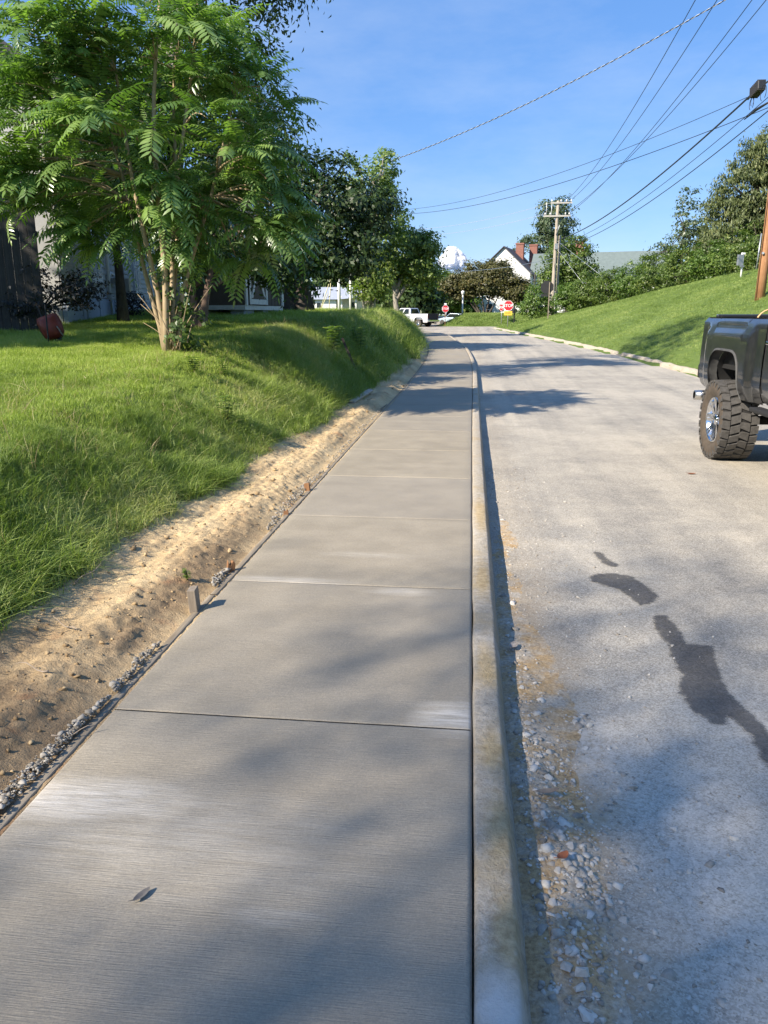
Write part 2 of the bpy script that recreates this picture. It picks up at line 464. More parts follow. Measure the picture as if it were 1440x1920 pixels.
for k, st in enumerate((STAINS_A, STAINS_B, STAINS_C)):
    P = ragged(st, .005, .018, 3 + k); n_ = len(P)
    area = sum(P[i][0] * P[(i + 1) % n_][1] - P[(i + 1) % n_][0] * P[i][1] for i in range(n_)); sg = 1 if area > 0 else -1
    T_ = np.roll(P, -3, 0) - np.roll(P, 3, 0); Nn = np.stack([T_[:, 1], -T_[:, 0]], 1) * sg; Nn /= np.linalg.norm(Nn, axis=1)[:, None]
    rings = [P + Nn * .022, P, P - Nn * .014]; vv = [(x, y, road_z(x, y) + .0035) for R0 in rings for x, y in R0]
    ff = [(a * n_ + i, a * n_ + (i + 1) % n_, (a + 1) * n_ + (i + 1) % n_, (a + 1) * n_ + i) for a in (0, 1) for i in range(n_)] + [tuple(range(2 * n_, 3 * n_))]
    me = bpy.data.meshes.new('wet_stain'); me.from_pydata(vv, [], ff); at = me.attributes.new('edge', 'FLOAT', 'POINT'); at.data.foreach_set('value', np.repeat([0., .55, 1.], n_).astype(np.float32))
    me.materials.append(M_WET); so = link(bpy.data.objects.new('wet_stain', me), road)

# ------------------------------------------------------------------ concrete
def m_concrete():
    n = N('broomed_concrete')
    sep = n.new('ShaderNodeSeparateXYZ', {0: n.P()}); X, Y = sep.outputs['X'], sep.outputs['Y']
    br = n.noise(1, 3, .6, n.scaled((9.0, 200, 0))); br2 = n.noise(1, 4, .7, n.scaled((4.0, 40, 0)))
    bands = n.noise(1, 4, .55, n.scaled((.35, 4.2, 0))); blot = n.noise(3.2, 6, .65); fine = n.noise(160, 3, .7); pit = n.noise(46, 3, .6)
    cloudy = n.noise(.9, 5, .6); grain = n.noise(70, 4, .75)
    v = n.math('ADD', n.math('MULTIPLY', bands, .14), n.math('ADD', n.math('MULTIPLY', blot, .26), n.math('ADD', n.math('MULTIPLY', cloudy, .2), n.math('ADD', n.math('MULTIPLY', grain, .34), n.math('MULTIPLY', br, .16)))))
    c = n.ramp(v, [(.38, (.22, .184, .128)), (.5, (.30, .256, .18)), (.62, (.39, .336, .245))])
    c = n.mix(n.rng(fine, .4, .66, 0, .6), c, (.19, .165, .135))
    c = n.mix(n.rng(n.voro(60), .03, .13, .55, 0), c, (.12, .115, .11))
    c = n.mix(n.math('MULTIPLY', n.rand(), .22), c, (.22, .212, .205))
    # pale bloom left by the trowel near the joints
    wob = n.math('MULTIPLY', n.math('SUBTRACT', n.noise(1, 4, .6, n.scaled((3, 16, 0))), .5), 1.5)
    es = [(-1.36, 2.16, .34, .10), (-.08, 2.86, .13, .10), (-1.15, 4.43, .3, .05), (-.42, 4.30, .14, .05), (-.55, 1.72, .1, .03), (-1.0, 2.0, .5, .2), (-.7, 5.0, .25, .05)]
    m = None
    for e, k in zip(es, (.9, .95, .6, .55, .3, .3, .25)):
        q = n.math('MULTIPLY', n.ellipse(*e, .65, wob), k); m = q if m is None else n.math('MAXIMUM', m, q)
    m = n.math('MULTIPLY', m, n.rng(br2, .35, .62, .25, 1))
    c = n.mix(n.math('MULTIPLY', m, .7), c, (.70, .66, .59))
    h = n.math('ADD', n.math('MULTIPLY', br, 1.0), n.math('ADD', n.math('MULTIPLY', br2, .35), n.math('MULTIPLY', pit, .35)))
    return n.done(c, n.rng(blot, .3, .7, .62, .78), None, n.bump(h, .6, .006), .4)
def m_kerb(name, tan=.75):
    n = N(name)
    blot = n.noise(2.4, 5, .6); fine = n.noise(120, 4, .75); mid = n.noise(26, 5, .7)
    v = n.math('ADD', n.math('MULTIPLY', fine, .5), n.math('MULTIPLY', mid, .5))
    c = n.ramp(v, [(.3, (.20, .17, .125)), (.5, (.41, .36, .285)), (.7, (.62, .555, .455))])
    c = n.mix(n.math('MULTIPLY', n.rng(blot, .5, .68, 0, tan), n.rng(mid, .3, .55, .4, 1)), c, (.40, .30, .16))
    c = n.mix(n.rng(n.noise(1.3, 6, .7, n.scaled((1, 1, 1), loc=(7, 3, 0))), .6, .75, 0, .6), c, (.58, .57, .54))
    if tan > .5:
        wb = n.math('MULTIPLY', n.math('SUBTRACT', n.noise(14, 5, .7), .5), 1.6); q = None
        for e in ((.075, 2.62, .045, .16), (.085, 2.16, .045, .2), (.09, 1.74, .04, .16), (.06, 3.35, .04, .2), (.06, 4.6, .05, .3), (.07, 6.2, .05, .5)):
            k = n.ellipse(*e, .5, wb); q = k if q is None else n.math('MAXIMUM', q, k)
        c = n.mix(n.math('MULTIPLY', q, .75), c, n.mix(n.rng(mid, .35, .65), (.36, .25, .11), (.56, .42, .22)))
        c = n.mix(n.math('MULTIPLY', n.ellipse(.06, 1.5, .06, .1, .6, wb), .8), c, (.66, .64, .6))
    return n.done(c, .86, None, n.bump(v, .9, .016), .3)
M_CONC = m_concrete(); M_KERB = m_kerb('kerb_concrete'); M_KERB2 = m_kerb('old_kerb_concrete', .35)
def sweep(path, prof_pts, qs, zoff=0, wob=0, seed=0):
    """prof_pts: (lateral, height); swept along q"""
    r = np.random.default_rng(seed); rows = []
    for q in qs:
        ds = np.array([p[0] for p in prof_pts]); hs = np.array([p[1] for p in prof_pts])
        x, y = path.at(np.full(len(ds), q), ds + (vnoise(q * 3, 1.7, seed) - .5) * wob)
        rows.append(np.stack([x, y, hs + prof(y) + zoff + (vnoise(q * 5, ds * 9, seed + 3) - .5) * wob], 1))
    return np.array(rows)
bed_q = np.concatenate([np.arange(-9, 20, 1.), np.arange(20, 74, .7)])
R_ = sweep(J, [(-WS, -.03), (-WS + .003, -.016), (-.006, -.016), (-.003, -.03)], bed_q)
sidewalk = np_obj('sidewalk', R_, grid_faces(len(bed_q), 4), mats=[M_KERB2]); tag(sidewalk, kind='structure')
q0 = 2.77 - 1.62 * 6; G = .0045; k = 0
while q0 < 73:
    q1 = min(q0 + 1.62, 73.5)
    qs = np.concatenate([[q0 + G, q0 + G + .003, q0 + G + .008], np.linspace(q0 + .06, q1 - .06, 10), [q1 - G - .013, q1 - G - .004, q1 - G]])
    dl = np.concatenate([[-WS + .001, -WS + .006, -WS + .018], np.linspace(-WS + .08, -.09, 7), [-.022, -.012, -.008]])
    dropq = np.concatenate([[.004, .001, .0], np.zeros(10), [.0, .001, .004]]); dropd = np.concatenate([[.014, .005, .001], np.zeros(7), [.001, .004, .012]])
    Q, D = np.meshgrid(qs, dl, indexing='ij')
    x, y = J.at(Q, D); z = prof(y) - np.maximum(dropq[:, None], dropd[None]) + (fbm(x * 2, y * 2, 4, 2)) * .004
    sl = np_obj('slab', np.stack([x, y, z], -1), grid_faces(len(qs), len(dl), False), mats=[M_CONC], smooth_f=True, parent=sidewalk)
    q0 = q1
kq = np.concatenate([np.arange(-9, 1, .5), np.arange(1, 8, .05), np.arange(8, 25, .2), np.arange(25, 74, .6)])
KP = [(-.001, -.05), (.0005, -.010), (.004, -.001), (.012, .003), (.05, .004), (.100, .003), (.110, -.001), (.115, -.010), (.130, -.075), (.146, -.12), (.158, -.2)]
kerb = np_obj('kerb', sweep(J, KP, kq, 0, .006, 5), grid_faces(len(kq), len(KP)), mats=[M_KERB], smooth_f=True); tag(kerb, kind='structure')
rq = np.concatenate([np.arange(-9, 15, .6), np.arange(15, 60, .16), np.arange(60, 110, .4)])
KR = [(-.03, -.22), (-.015, -.10), (.02, -.02), (.05, .0), (.12, .005), (.16, -.01), (.18, -.09)]
def sweepR():
    rows = []
    for q in rq:
        ds = np.array([p[0] for p in KR]); hs = np.array([p[1] for p in KR]); w = (vnoise(q * 2.2, 3.1, 8) - .5) * .07
        gap = 1 if abs(q - 31.0) < .34 else 0
        x, y = RC.at(np.full(len(ds), q), ds + w)
        rows.append(np.stack([x, y, hs + prof(y) - .13 * gap * (hs > -.05) + (vnoise(q * 3, ds * 5, 21) - .5) * .045 + .01], 1))
    return np.array(rows)
kerb2 = np_obj('far_kerb', sweepR(), grid_faces(len(rq), len(KR)), mats=[M_KERB2], smooth_f=True); tag(kerb2, kind='structure')

# ------------------------------------------------------------------ bare soil beside the sidewalk
def m_soil():
    n = N('bare_soil')
    big = n.noise(1.1, 5, .6); mid = n.noise(14, 6, .7); fine = n.noise(90, 4, .7)
    v = n.math('ADD', n.math('MULTIPLY', big, .45), n.math('ADD', n.math('MULTIPLY', mid, .35), n.math('MULTIPLY', fine, .2)))
    c = n.ramp(v, [(.3, (.24, .16, .09)), (.42, (.44, .32, .18)), (.54, (.60, .455, .26)), (.7, (.68, .54, .33))])
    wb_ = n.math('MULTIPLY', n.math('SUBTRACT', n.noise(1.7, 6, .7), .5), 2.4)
    browner = n.math('MAXIMUM', n.ellipse(-2.0, 1.9, .95, 1.5, .5, wb_), n.ellipse(-1.72, 4.2, .16, 1.5, .6, wb_))  # darker brown patches at the near end and along the walk
    c = n.mix(n.math('MULTIPLY', browner, .8), c, n.mix(n.rng(v, .35, .65), (.13, .085, .048), (.32, .225, .135)))
    c = n.mix(n.rng(n.noise(3.3, 4, .6, n.scaled((1, 1, 1), loc=(5, 5, 0))), .60, .72, 0, .5), c, (.36, .18, .09))
    return n.done(c, .95, None, n.bump(fine, .8, .012, n.bump(mid, .5, .03)), .1)
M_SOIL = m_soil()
def m_gut():
    n = N('gutter_soil'); f = n.noise(60, 5, .75); g = n.noise(7, 5, .7)
    return n.done(n.mix(n.rng(g, .42, .62), n.ramp(f, [(.3, (.24, .155, .08)), (.6, (.52, .37, .20))]), n.ramp(f, [(.3, (.27, .235, .185)), (.65, (.54, .48, .39))])), .95, None, n.bump(f, .8, .01), .1)
M_GUT = m_gut()
sq = np.concatenate([np.arange(.6, 9, .017), np.arange(9, 16, .04), np.arange(16, 56, .14)])
sa = np.linspace(0, 1, 78)
Q, U_ = np.meshgrid(sq, sa, indexing='ij')
A_ = U_ * (soil_w(Q) + .28)
def soil_surface(Q, A_):
    x, y = J.at(Q, -WS - A_ + .0)
    w = soil_w(Q); t = A_ / w
    z = ground_h(x, y) + .012
    rut = -.035 * np.exp(-((t - .62) / .12) ** 2) + .03 * np.exp(-((t - .38) / .14) ** 2) - .02 * np.exp(-((t - .15) / .08) ** 2)
    warp = fbm(x * 1.3, y * .6, 31, 3)
    amp = smooth(A_ / .12)
    z = z + (rut * (.35 + 1.0 * np.abs(warp)) + warp * .06 + fbm(x * 7, y * 1.3, 33, 4) * .05 + np.maximum(fbm(x * 18, y * 12, 35, 3), 0) * .05 + fbm(x * 40, y * 36, 37, 3) * .028) * amp
    k = smooth((A_ - .045) / .22); z = (prof(y) - .012 + .01 * fbm(x * 30, y * 30, 39, 2)) * (1 - k) + z * k
    return x, y, z
SX, SY, SZ = soil_surface(Q, A_)
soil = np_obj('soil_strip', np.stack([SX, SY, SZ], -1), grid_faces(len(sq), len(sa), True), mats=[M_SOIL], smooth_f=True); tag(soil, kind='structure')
def soil_z(s, a):
    return float(soil_surface(np.array([[float(s)]]), np.array([[float(a)]]))[2][0, 0])

# low heap of washed soil against the kerb
def gutter_h(x, y):
    e = np.exp(-((x - .24) / (.10 + .10 * vnoise(y * 2.2, y * 0, 71))) ** 2) * (smooth((y - .9) / .5) * (1 - smooth((y - 3.0) / 1.2)) * .85 + .15)
    return (e * (.018 + .03 * np.maximum(fbm(x * 6, y * 4, 73, 3) + .25, 0)) + fbm(x * 45, y * 45, 75, 3) * .012 * e) * 1.25 - .004 - .012 * (x > .62)
GXs, GYs = np.meshgrid(np.linspace(.125, .66, 60), np.arange(.8, 6.5, .012), indexing='xy')
gz_ = np.vectorize(road_z)(GXs, GYs) + gutter_h(GXs, GYs)
gs = np_obj('gutter_soil', np.stack([GXs, GYs, gz_], -1), grid_faces(GXs.shape[0], GXs.shape[1]), mats=[M_GUT], smooth_f=True, parent=road); tag(gs, kind='stuff')
_rz = road_z
def road_z(x, y): return _rz(x, y) + (max(0., float(gutter_h(np.array([x]), np.array([y]))[0])) if .12 < x < .66 and .8 < y < 6.5 else 0.)
# ------------------------------------------------------------------ stones: shared lumps
def lump_mesh(name, seed, mat, flat=.7, ang=.35, sub=1):
    import bmesh
    bm = bmesh.new(); r = np.random.default_rng(seed)
    for _ in range(15):
        q = r.normal(size=3); q /= np.linalg.norm(q); q *= r.uniform(.8, 1.15); bm.verts.new((q[0], q[1], q[2] * flat))
    res = bmesh.ops.convex_hull(bm, input=bm.verts[:]); bmesh.ops.delete(bm, geom=[v for v in bm.verts if not v.link_faces], context='VERTS'); bmesh.ops.triangulate(bm, faces=bm.faces[:])
    me = bpy.data.meshes.new(name); bm.to_mesh(me); bm.free(); me.materials.append(mat); return me
def m_stone():
    n = N('limestone'); f = n.noise(60, 4, .7)
    c = n.ramp(n.math('ADD', n.math('MULTIPLY', f, .5), n.math('MULTIPLY', n.attr('tint'), .5)), [(.2, (.22, .19, .15)), (.5, (.40, .365, .31)), (.8, (.60, .57, .51))])
    return n.done(c, .85, None, n.bump(f, .4, .004), .3)
M_STONE = m_stone()
def m_clod():
    n = N('soil_clod'); f = n.noise(40, 4, .7)
    c = n.ramp(n.math('ADD', n.math('MULTIPLY', f, .5), n.math('MULTIPLY', n.attr('tint'), .5)), [(.2, (.17, .112, .06)), (.5, (.33, .235, .13)), (.8, (.50, .38, .22))])
    return n.done(c, .95, None, n.bump(f, .5, .006), .1)
M_CLOD = m_clod()
STONES = [lump_mesh('stone', 50 + i, M_STONE, r) for i, r in enumerate((.6, .75, .5, .85, .65, .55))]
def merged_lumps(name, pts, sizes, mat, seed, protos=STONES):
    """many small lumps as one object"""
    r = np.random.default_rng(seed); V = []; T = []; A = []; o = 0
    pv = [np.array([v.co for v in m.vertices]) for m in protos]; pf = [np.array([p.vertices[:] for p in m.polygons]) for m in protos]
    for p, s in zip(pts, sizes):
        k = r.integers(len(protos)); th = r.uniform(0, 6.28); c, sn = math.cos(th), math.sin(th)
        v = pv[k] * s * r.uniform(.7, 1.3, 3); v = np.stack([v[:, 0] * c - v[:, 1] * sn, v[:, 0] * sn + v[:, 1] * c, v[:, 2]], 1)
        V.append(v + p + np.array([0, 0, s * .25])); T.append(pf[k] + o); o += len(v); A.append(np.full(len(v), r.uniform()))
    ob = np_obj(name, np.concatenate(V), None, np.concatenate(T), mats=[mat], attrs={'tint': np.concatenate(A)})
    return tag(ob, kind='stuff')
# gravel along the gutter
r = np.random.default_rng(5); pts = []; sz = []
cl = [(.27, 3.0, .03, .45, 120), (.30, 2.72, .06, .1, 70), (.30, 2.18, .07, .16, 150), (.36, 2.02, .06, .10, 60), (.27, 1.78, .06, .1, 70), (.22, 2.5, .05, .2, 60), (.49, 3.1, .035, .05, 24), (.28, 1.5, .08, .1, 60), (.22, 4.2, .03, .9, 110), (.30, 2.4, .1, .3, 130), (.24, 6.5, .04, 1.6, 110), (.45, 2.1, .17, .4, 160), (.33, 2.15, .09, .2, 170), (.22, 2.9, .03, .5, 160), (.30, 1.62, .08, .14, 120), (.36, 2.75, .12, .25, 90)]
for cx, cy, sx, sy, n in cl:
    for _ in range(n):
        x, y = r.normal(cx, sx), r.normal(cy, sy)
        if x < .165 or y < .6: continue
        s_ = r.gamma(1.7, .0038) + .0018; pts.append((x, y, road_z(x, y) - s_ * .35)); sz.append(s_)
for _ in range(3800):
    x, y = .17 + abs(r.normal(0, .4)), r.uniform(.8, 9)
    pts.append((x, y, road_z(x, y))); sz.append(r.gamma(1.6, .0014) + .0012)
for _ in range(420):
    x, y = r.uniform(.2, 5.5), r.uniform(1, 12)
    pts.append((x, y, road_z(x, y))); sz.append(r.gamma(1.6, .0016) + .0012)
gravel = merged_lumps('gravel', pts, sz, M_STONE, 6); gravel['label'] = 'pale crushed stone scattered along the gutter'
# individual stones that can be picked out
spots = [(.32, 2.24, .02), (.35, 2.2, .017), (.30, 2.15, .022), (.37, 2.12, .02), (.41, 2.02, .018), (.27, 2.12, .016), (.29, 2.29, .015), (.33, 2.07, .02), (.25, 1.74, .022), (.29, 1.73, .026), (.28, 1.68, .02), (.26, 1.79, .018), (.31, 1.79, .016), (.29, 1.6, .024), (.34, 1.75, .014), (.25, 2.70, .017), (.29, 2.63, .02), (.27, 2.77, .016), (.31, 2.71, .014), (.46, 2.88, .014), (.48, 3.1, .016), (.50, 3.07, .018), (.45, 3.12, .015), (.60, 2.62, .022), (.44, 1.95, .016), (.30, 1.45, .022), (.56, 2.9, .012), (.63, 2.35, .012), (.23, 3.35, .014), (.85, 2.55, .012), (.235, 3.02, .018), (.25, 2.95, .014), (.4, 1.83, .014), (.47, 1.72, .013), (.3, 1.9, .014), (.24, 1.98, .017)]
r = np.random.default_rng(8)
for m in STONES:
    at = m.attributes.new('tint', 'FLOAT', 'POINT'); at.data.foreach_set('value', np.full(len(m.vertices), float(r.uniform(.45, .9)), np.float32))
for i, (x, y, s) in enumerate(spots):
    o = link(bpy.data.objects.new('stone', STONES[i % len(STONES)])); o.location = (x, y, road_z(x, y) + s * .12)
    o.scale = (s * r.uniform(.8, 1.3), s * r.uniform(.7, 1.05), s * r.uniform(.8, 1.1)); o.rotation_euler = (r.uniform(-.3, .3), r.uniform(-.3, .3), r.uniform(0, 6))
    tag(o, 'angular pale grey stone lying loose in the gravel near the kerb', 'stone', 'loose stones in the gutter')
# clods on the soil
pts = []; sz = []
for _ in range(1500):
    s = 1.0 + r.gamma(1.5, 3.2); a = r.uniform(.1, 1) * float(soil_w(s))
    if s > 22: continue
    x, y = J.at(s, -WS - a); pts.append((float(x), float(y))); sz.append((r.gamma(1.3, .0034) + .002) * (1 + s * .03))
px = np.array(pts); qs_, ds_ = J.sd(px[:, 0], px[:, 1])
zz = soil_surface(qs_[:, None], (-ds_ - WS)[:, None])[2][:, 0]
clods = merged_lumps('soil_clods', np.column_stack([px, zz]), sz, M_CLOD, 9); clods['label'] = 'small clods of tan soil on the bare strip'
# concrete slopped over the form, in crumbs
pts = []; sz = []
for s0, s1, a0, a1, n in ((1.6, 2.85, .052, .11, 1500), (3.1, 3.4, .052, .1, 260), (4.25, 4.6, .052, .11, 320), (2.9, 3.1, .05, .09, 160), (5.5, 7.8, .05, .14, 1100), (8, 14, .05, .13, 1000)):
    for _ in range(n):
        s = r.uniform(s0, s1); a = r.uniform(a0, a0 + (a1 - a0) * math.sin(math.pi * (s - s0) / (s1 - s0)) ** .6)
        x, y = J.at(s, -WS - a); pts.append((float(x), float(y), float(prof(y)) + .004 + .016 * r.uniform(-.3, 1))); sz.append(r.gamma(1.5, .0024) + .0016)
nq = N('crumbled_concrete'); fq = nq.noise(80, 4, .7)
M_CRUMB = nq.done(nq.ramp(nq.math('ADD', nq.math('MULTIPLY', fq, .5), nq.math('MULTIPLY', nq.attr('tint'), .5)), [(.25, (.15, .135, .11)), (.5, (.275, .25, .21)), (.8, (.42, .39, .34))]), .95, None, nq.bump(fq, .6, .004), .2)
crumb = merged_lumps('concrete_crumbs', pts, sz, M_CRUMB, 12); crumb['label'] = 'crumbs of spilled grey concrete along the form boards'

# ------------------------------------------------------------------ form boards, stakes, plank
def m_wood(name, dark, light, sc=(60, 60, 3), rough=.8):
    n = N(name); tc = n.new('ShaderNodeTexCoord').outputs['Object']
    g = n.noise(1, 5, .65, n.scaled(sc, tc)); b = n.noise(5, 4, .6, tc)
    c = n.ramp(n.math('ADD', n.math('MULTIPLY', g, .7), n.math('MULTIPLY', b, .3)), [(.3, dark), (.55, tuple((a + c_) / 2 for a, c_ in zip(dark, light))), (.72, light)])
    return n.done(c, rough, None, n.bump(g, .5, .006), .25)
M_FORM = m_wood('form_lumber', (.15, .115, .075), (.42, .36, .27), (60, 2.5, 60))
M_STAKE = m_wood('stake_wood', (.16, .125, .09), (.36, .31, .245)); M_ORANGE = m_wood('stake_fresh', (.16, .075, .035), (.36, .20, .10))
M_DRIFT = m_wood('weathered_plank', (.28, .24, .19), (.6, .55, .48), (3, 60, 60))
s0 = .5; r = np.random.default_rng(3)
while s0 < 47:
    s1 = s0 + 3.64; qs = np.linspace(s0 + .004, s1 - .004, 10); j = r.uniform(-.003, .004); zt = r.uniform(-.008, .0)
    ring = [(-WS - .013 + j, -.09), (-WS - .013 + j, zt - .002), (-WS - .016 + j, zt), (-WS - .048 + j, zt), (-WS - .051 + j, zt - .003), (-WS - .051 + j, -.09)]
    V = sweep(J, ring, qs, 0, .004, int(s0 * 10)).reshape(-1, 3); f = grid_faces(10, 6)
    o = np_obj('form_board', V, f, mats=[M_FORM]); tag(o, 'narrow weathered form board edging the new sidewalk against the soil', 'board', 'form boards along the sidewalk')
    s0 = s1
def stake(name, x, y, h, w, t, mat, label, lean=(0, 0), rz=.15, ragged_top=False):
    b = MB(); n = 5
    rr = np.random.default_rng(int(abs(x * 100)) + int(y * 10))
    pts = [(-w / 2, 0, -.15), (w / 2, 0, -.15), (w / 2, 0, h - (.0 if not ragged_top else .02))]
    for i in range(1, n): pts.append((w / 2 - w * i / n, 0, h + (rr.uniform(-.03, .01) if ragged_top else 0)))
    pts.append((-w / 2, 0, h)); b.poly(pts, (0, t, 0))
    o = b.build(name, mat, bevel=.003); s_, d_ = J.sd([x], [y])
    o.location = (x, y, soil_z(s_[0], max(.06, -d_[0] - WS))); o.rotation_euler = (lean[0], lean[1], rz)
    return tag(o, label, 'stake')
stake('wooden_stake', -1.545, 3.86, .135, .045, .085, M_STAKE, 'grey square wooden stake standing upright by the form board, tallest of the stakes', (.02, -.06), .12)
stake('wooden_stake', -1.55, 4.57, .075, .05, .03, M_ORANGE, 'broken orange brown stake stub in the soil just past the grey stake', (.1, .1), .6, True)
stake('wooden_stake', -1.535, 6.02, .05, .04, .03, M_ORANGE, 'short split stake stub between the two orange stakes', (0, .1), .2, True)
stake('wooden_stake', -1.545, 6.92, .075, .05, .03, M_ORANGE, 'small bright orange wooden stake where the concrete crumbs pile up', (0, -.1), -.1)
b = MB(); b.box((0, 0, 0), (1.75, .10, .04)); pl = b.build('plank', M_DRIFT, bevel=.006)
xa, ya, xb, yb = -2.08, 13.3, -1.98, 15.0
pl.location = ((xa + xb) / 2, (ya + yb) / 2, soil_z(14.15, .55) + .05); pl.rotation_euler = (.15, -.02, math.atan2(yb - ya, xb - xa)); tag(pl, 'pale weathered plank lying at the foot of the grass bank', 'plank')
b = MB(); b.box((0, 0, .42), (.05, .012, .9)); b.box((0, .02, .42), (.012, .04, .9)); st = b.build('metal_stake', plain('rusty_iron', (.06, .045, .04), .7, .3))
st.location = (-2.45, 16.6, gh(-2.45, 16.6)); st.rotation_euler = (.1, -.42, .3); tag(st, 'dark rusty angle iron stake leaning out of the grass bank', 'stake')
# twigs on the soil
M_TWIG = plain('twig_bark', (.30, .24, .18), .8)
for i, (x, y, L, th, lab) in enumerate([(-2.3, 3.98, .2, 1.0, 'thin pale twig poking up at the edge of the long grass'), (-1.95, 3.35, .22, 2.6, 'fine dry stem lying across the bare soil'), (-1.62, 2.5, .16, .5, 'short brown root on the darker soil'), (-1.85, 2.9, .18, 2.9, 'crooked reddish root half buried in the soil')]):
    b = MB(); z0 = soil_z(y, -x - WS) + .012
    P = [(x + math.cos(th) * L * t, y + math.sin(th) * L * t, z0 + (.09 if i == 0 else .014) * t + .012 * math.sin(t * 7 + i)) for t in np.linspace(0, 1, 7)]
    b.tube(P, [.004 * (1 - .7 * t) for t in np.linspace(0, 1, 7)], 5)
    tag(b.build('twig', M_TWIG), lab, 'twig')
# fallen leaves
def fallen(x, y, z, L, W, rz, col, label, curl=.4):
    n = 7; P = []
    for i in range(n):
        t = i / (n - 1); w = W * math.sin(math.pi * min(1, t * .92 + .04)) ** .8 / 2
        P.append([((t - .5) * L, k * w, .004 + curl * L * (.25 * (2 * t - 1) ** 2 + .35 * abs(k) * (w / W))) for k in (-1, -.5, 0, .5, 1)])
    b = MB(); b.grid(P); b.tube([(-.5 * L, 0, .006 + curl * L * .25), (-.66 * L, .01, .012)], .0012, 5)
    o = b.build('fallen_leaf', plain('dry_leaf', col, .75, 0, .3, 40)); o.location = (x, y, z); o.rotation_euler = (0, 0, rz); return tag(o, label, 'leaf')
fallen(-.935, 1.75, 0.002, .062, .024, 1.15, (.13, .12, .11), 'small grey dry leaf lying on the new concrete')
fallen(2.4, 8.62, road_z(2.4, 8.62), .10, .05, .1, (.24, .085, .03), 'rust coloured leaf lying on open road before the truck')
fallen(.285, 2.15, road_z(.28, 2.15) + .02, .05, .03, .8, (.28, .09, .035), 'curled rust brown leaf among the gutter stones', .8)
fallen(.215, 3.82, road_z(.25, 3.81) + .01, .085, .045, 1.3, (.27, .24, .21), 'curled pale leaf against the shaded kerb face', .7)
fallen(.27, 2.5, road_z(.27, 2.5) + .012, .09, .03, .3, (.26, .19, .13), 'tan curled leaf on the soil patch in the gutter', .5)
# ------------------------------------------------------------------ left yard: clapboard house
M_WHITE = plain('white_paint', (.72, .72, .70), .55, 0, .05, 4); M_BLUEG = plain('blue_grey_paint', (.36, .42, .50), .7, 0, .1, 3)
M_GLASS = N('window_glass').done((.03, .04, .05), .08, 0, None, .6); M_DARKWOOD = m_wood('dark_fence_wood', (.028, .026, .026), (.085, .078, .07))
M_SHED = m_wood('brown_siding', (.085, .062, .045), (.15, .115, .085)); M_CREAM = plain('cream_trim', (.62, .58, .50), .6); M_CMU = plain('concrete_block', (.30, .31, .33), .9, 0, .2, 20, .4)
M_METALROOF = plain('pale_metal_roof', (.42, .45, .50), .45, .3, .08, 2); M_GREY = plain('grey_galvanised', (.38, .39, .40), .45, .7)
A = Vector((-8.3, 15.3, 0)); B = Vector((-12.6, 31.5, 0)); ax = (B - A).normalized(); outn = Vector((ax.y, -ax.x, 0)); Lh = (B - A).length
house = empty('clapboard_house', (A.x, A.y, 1.35), math.atan2(ax.y, ax.x), 'white clapboard house with blue grey foundation half hidden behind the feathery tree', 'house')
# local: +x along the wall, -y out towards the road
b = MB(); b.box((Lh / 2, 4.02, 2.3), (Lh, 8, 4.6)); M_SIDING = plain('dimmed_siding', (.47, .47, .45), .7, 0, .12, 3); b.build('wall', M_SIDING, house)  # house white toned down to a dimmer grey than the trim
b = MB(); b.box((Lh / 2, -.04, .18), (Lh, .09, .9)); fo = b.build('foundation', M_BLUEG, house)
for x in (1.4, 3.2, 5.2, 8.0):
    b = MB(); b.box((x, -.095, .2), (.05, .02, .85)); b.build('batten', M_BLUEG, fo)
b = MB(); b.box((2.3, -.10, .28), (1.1, .03, .5)); b.build('access_hatch', M_BLUEG, house)
zz0 = .66; sid = None
for i in range(24):
    for seg in range(2):
        b0 = MB(); L2 = Lh / 2 - .01; x0 = seg * Lh / 2 + L2 / 2
        if sid is None:
            b0.poly([(-L2 / 2, 0, 0), (-L2 / 2, -.028, 0), (-L2 / 2, -.008, .155), (-L2 / 2, 0, .155)], (L2, 0, 0)); sid = b0.build('clapboard', M_SIDING, house); o = sid
        else: o = child(sid, 'clapboard', house)
        o.location = (x0, 0, zz0 + i * .15)
for wx, wz, ww, wh_ in ((3.3, 1.78, 1.0, 1.35), (9.5, 1.7, .9, 1.4), (13, 1.7, .9, 1.4)):
    b = MB(); b.box((wx, -.05, wz), (ww + .24, .06, wh_ + .24)); w = b.build('window', M_WHITE, house)
    b = MB(); b.box((wx, -.085, wz + wh_ / 4), (ww, .02, wh_ / 2 - .06)); b.box((wx, -.085, wz - wh_ / 4), (ww, .02, wh_ / 2 - .06)); b.build('pane', N('pale_curtain_glass').done((.30, .36, .45), .25, 0, None, .6), w)
    b = MB(); b.box((wx, -.10, wz), (.05, .02, wh_)); b.build('mullion', M_WHITE, w)
b = MB(); b.tube([(4.6, -.09, 4.5), (4.6, -.09, -.1)], .045, 8); b.tube([(4.6, -.09, 1.15), (4.75, -.12, 1.3), (5.3, -.12, 1.25)], .035, 8); b.build('downspout', M_WHITE, house)
b = MB(); b.box((6.0, -.22, 1.0), (.32, .34, .42)); b.box((5.35, -.14, 1.12), (.5, .16, .14)); b.build('meter_box', M_GREY, house)
b = MB(); b.poly([(0, -.5, 4.5), (0, 4, 7.4), (0, 8.5, 4.5)], (Lh, 0, 0)); b.build('roof', plain('dark_shingles', (.07, .07, .075), .9), house)

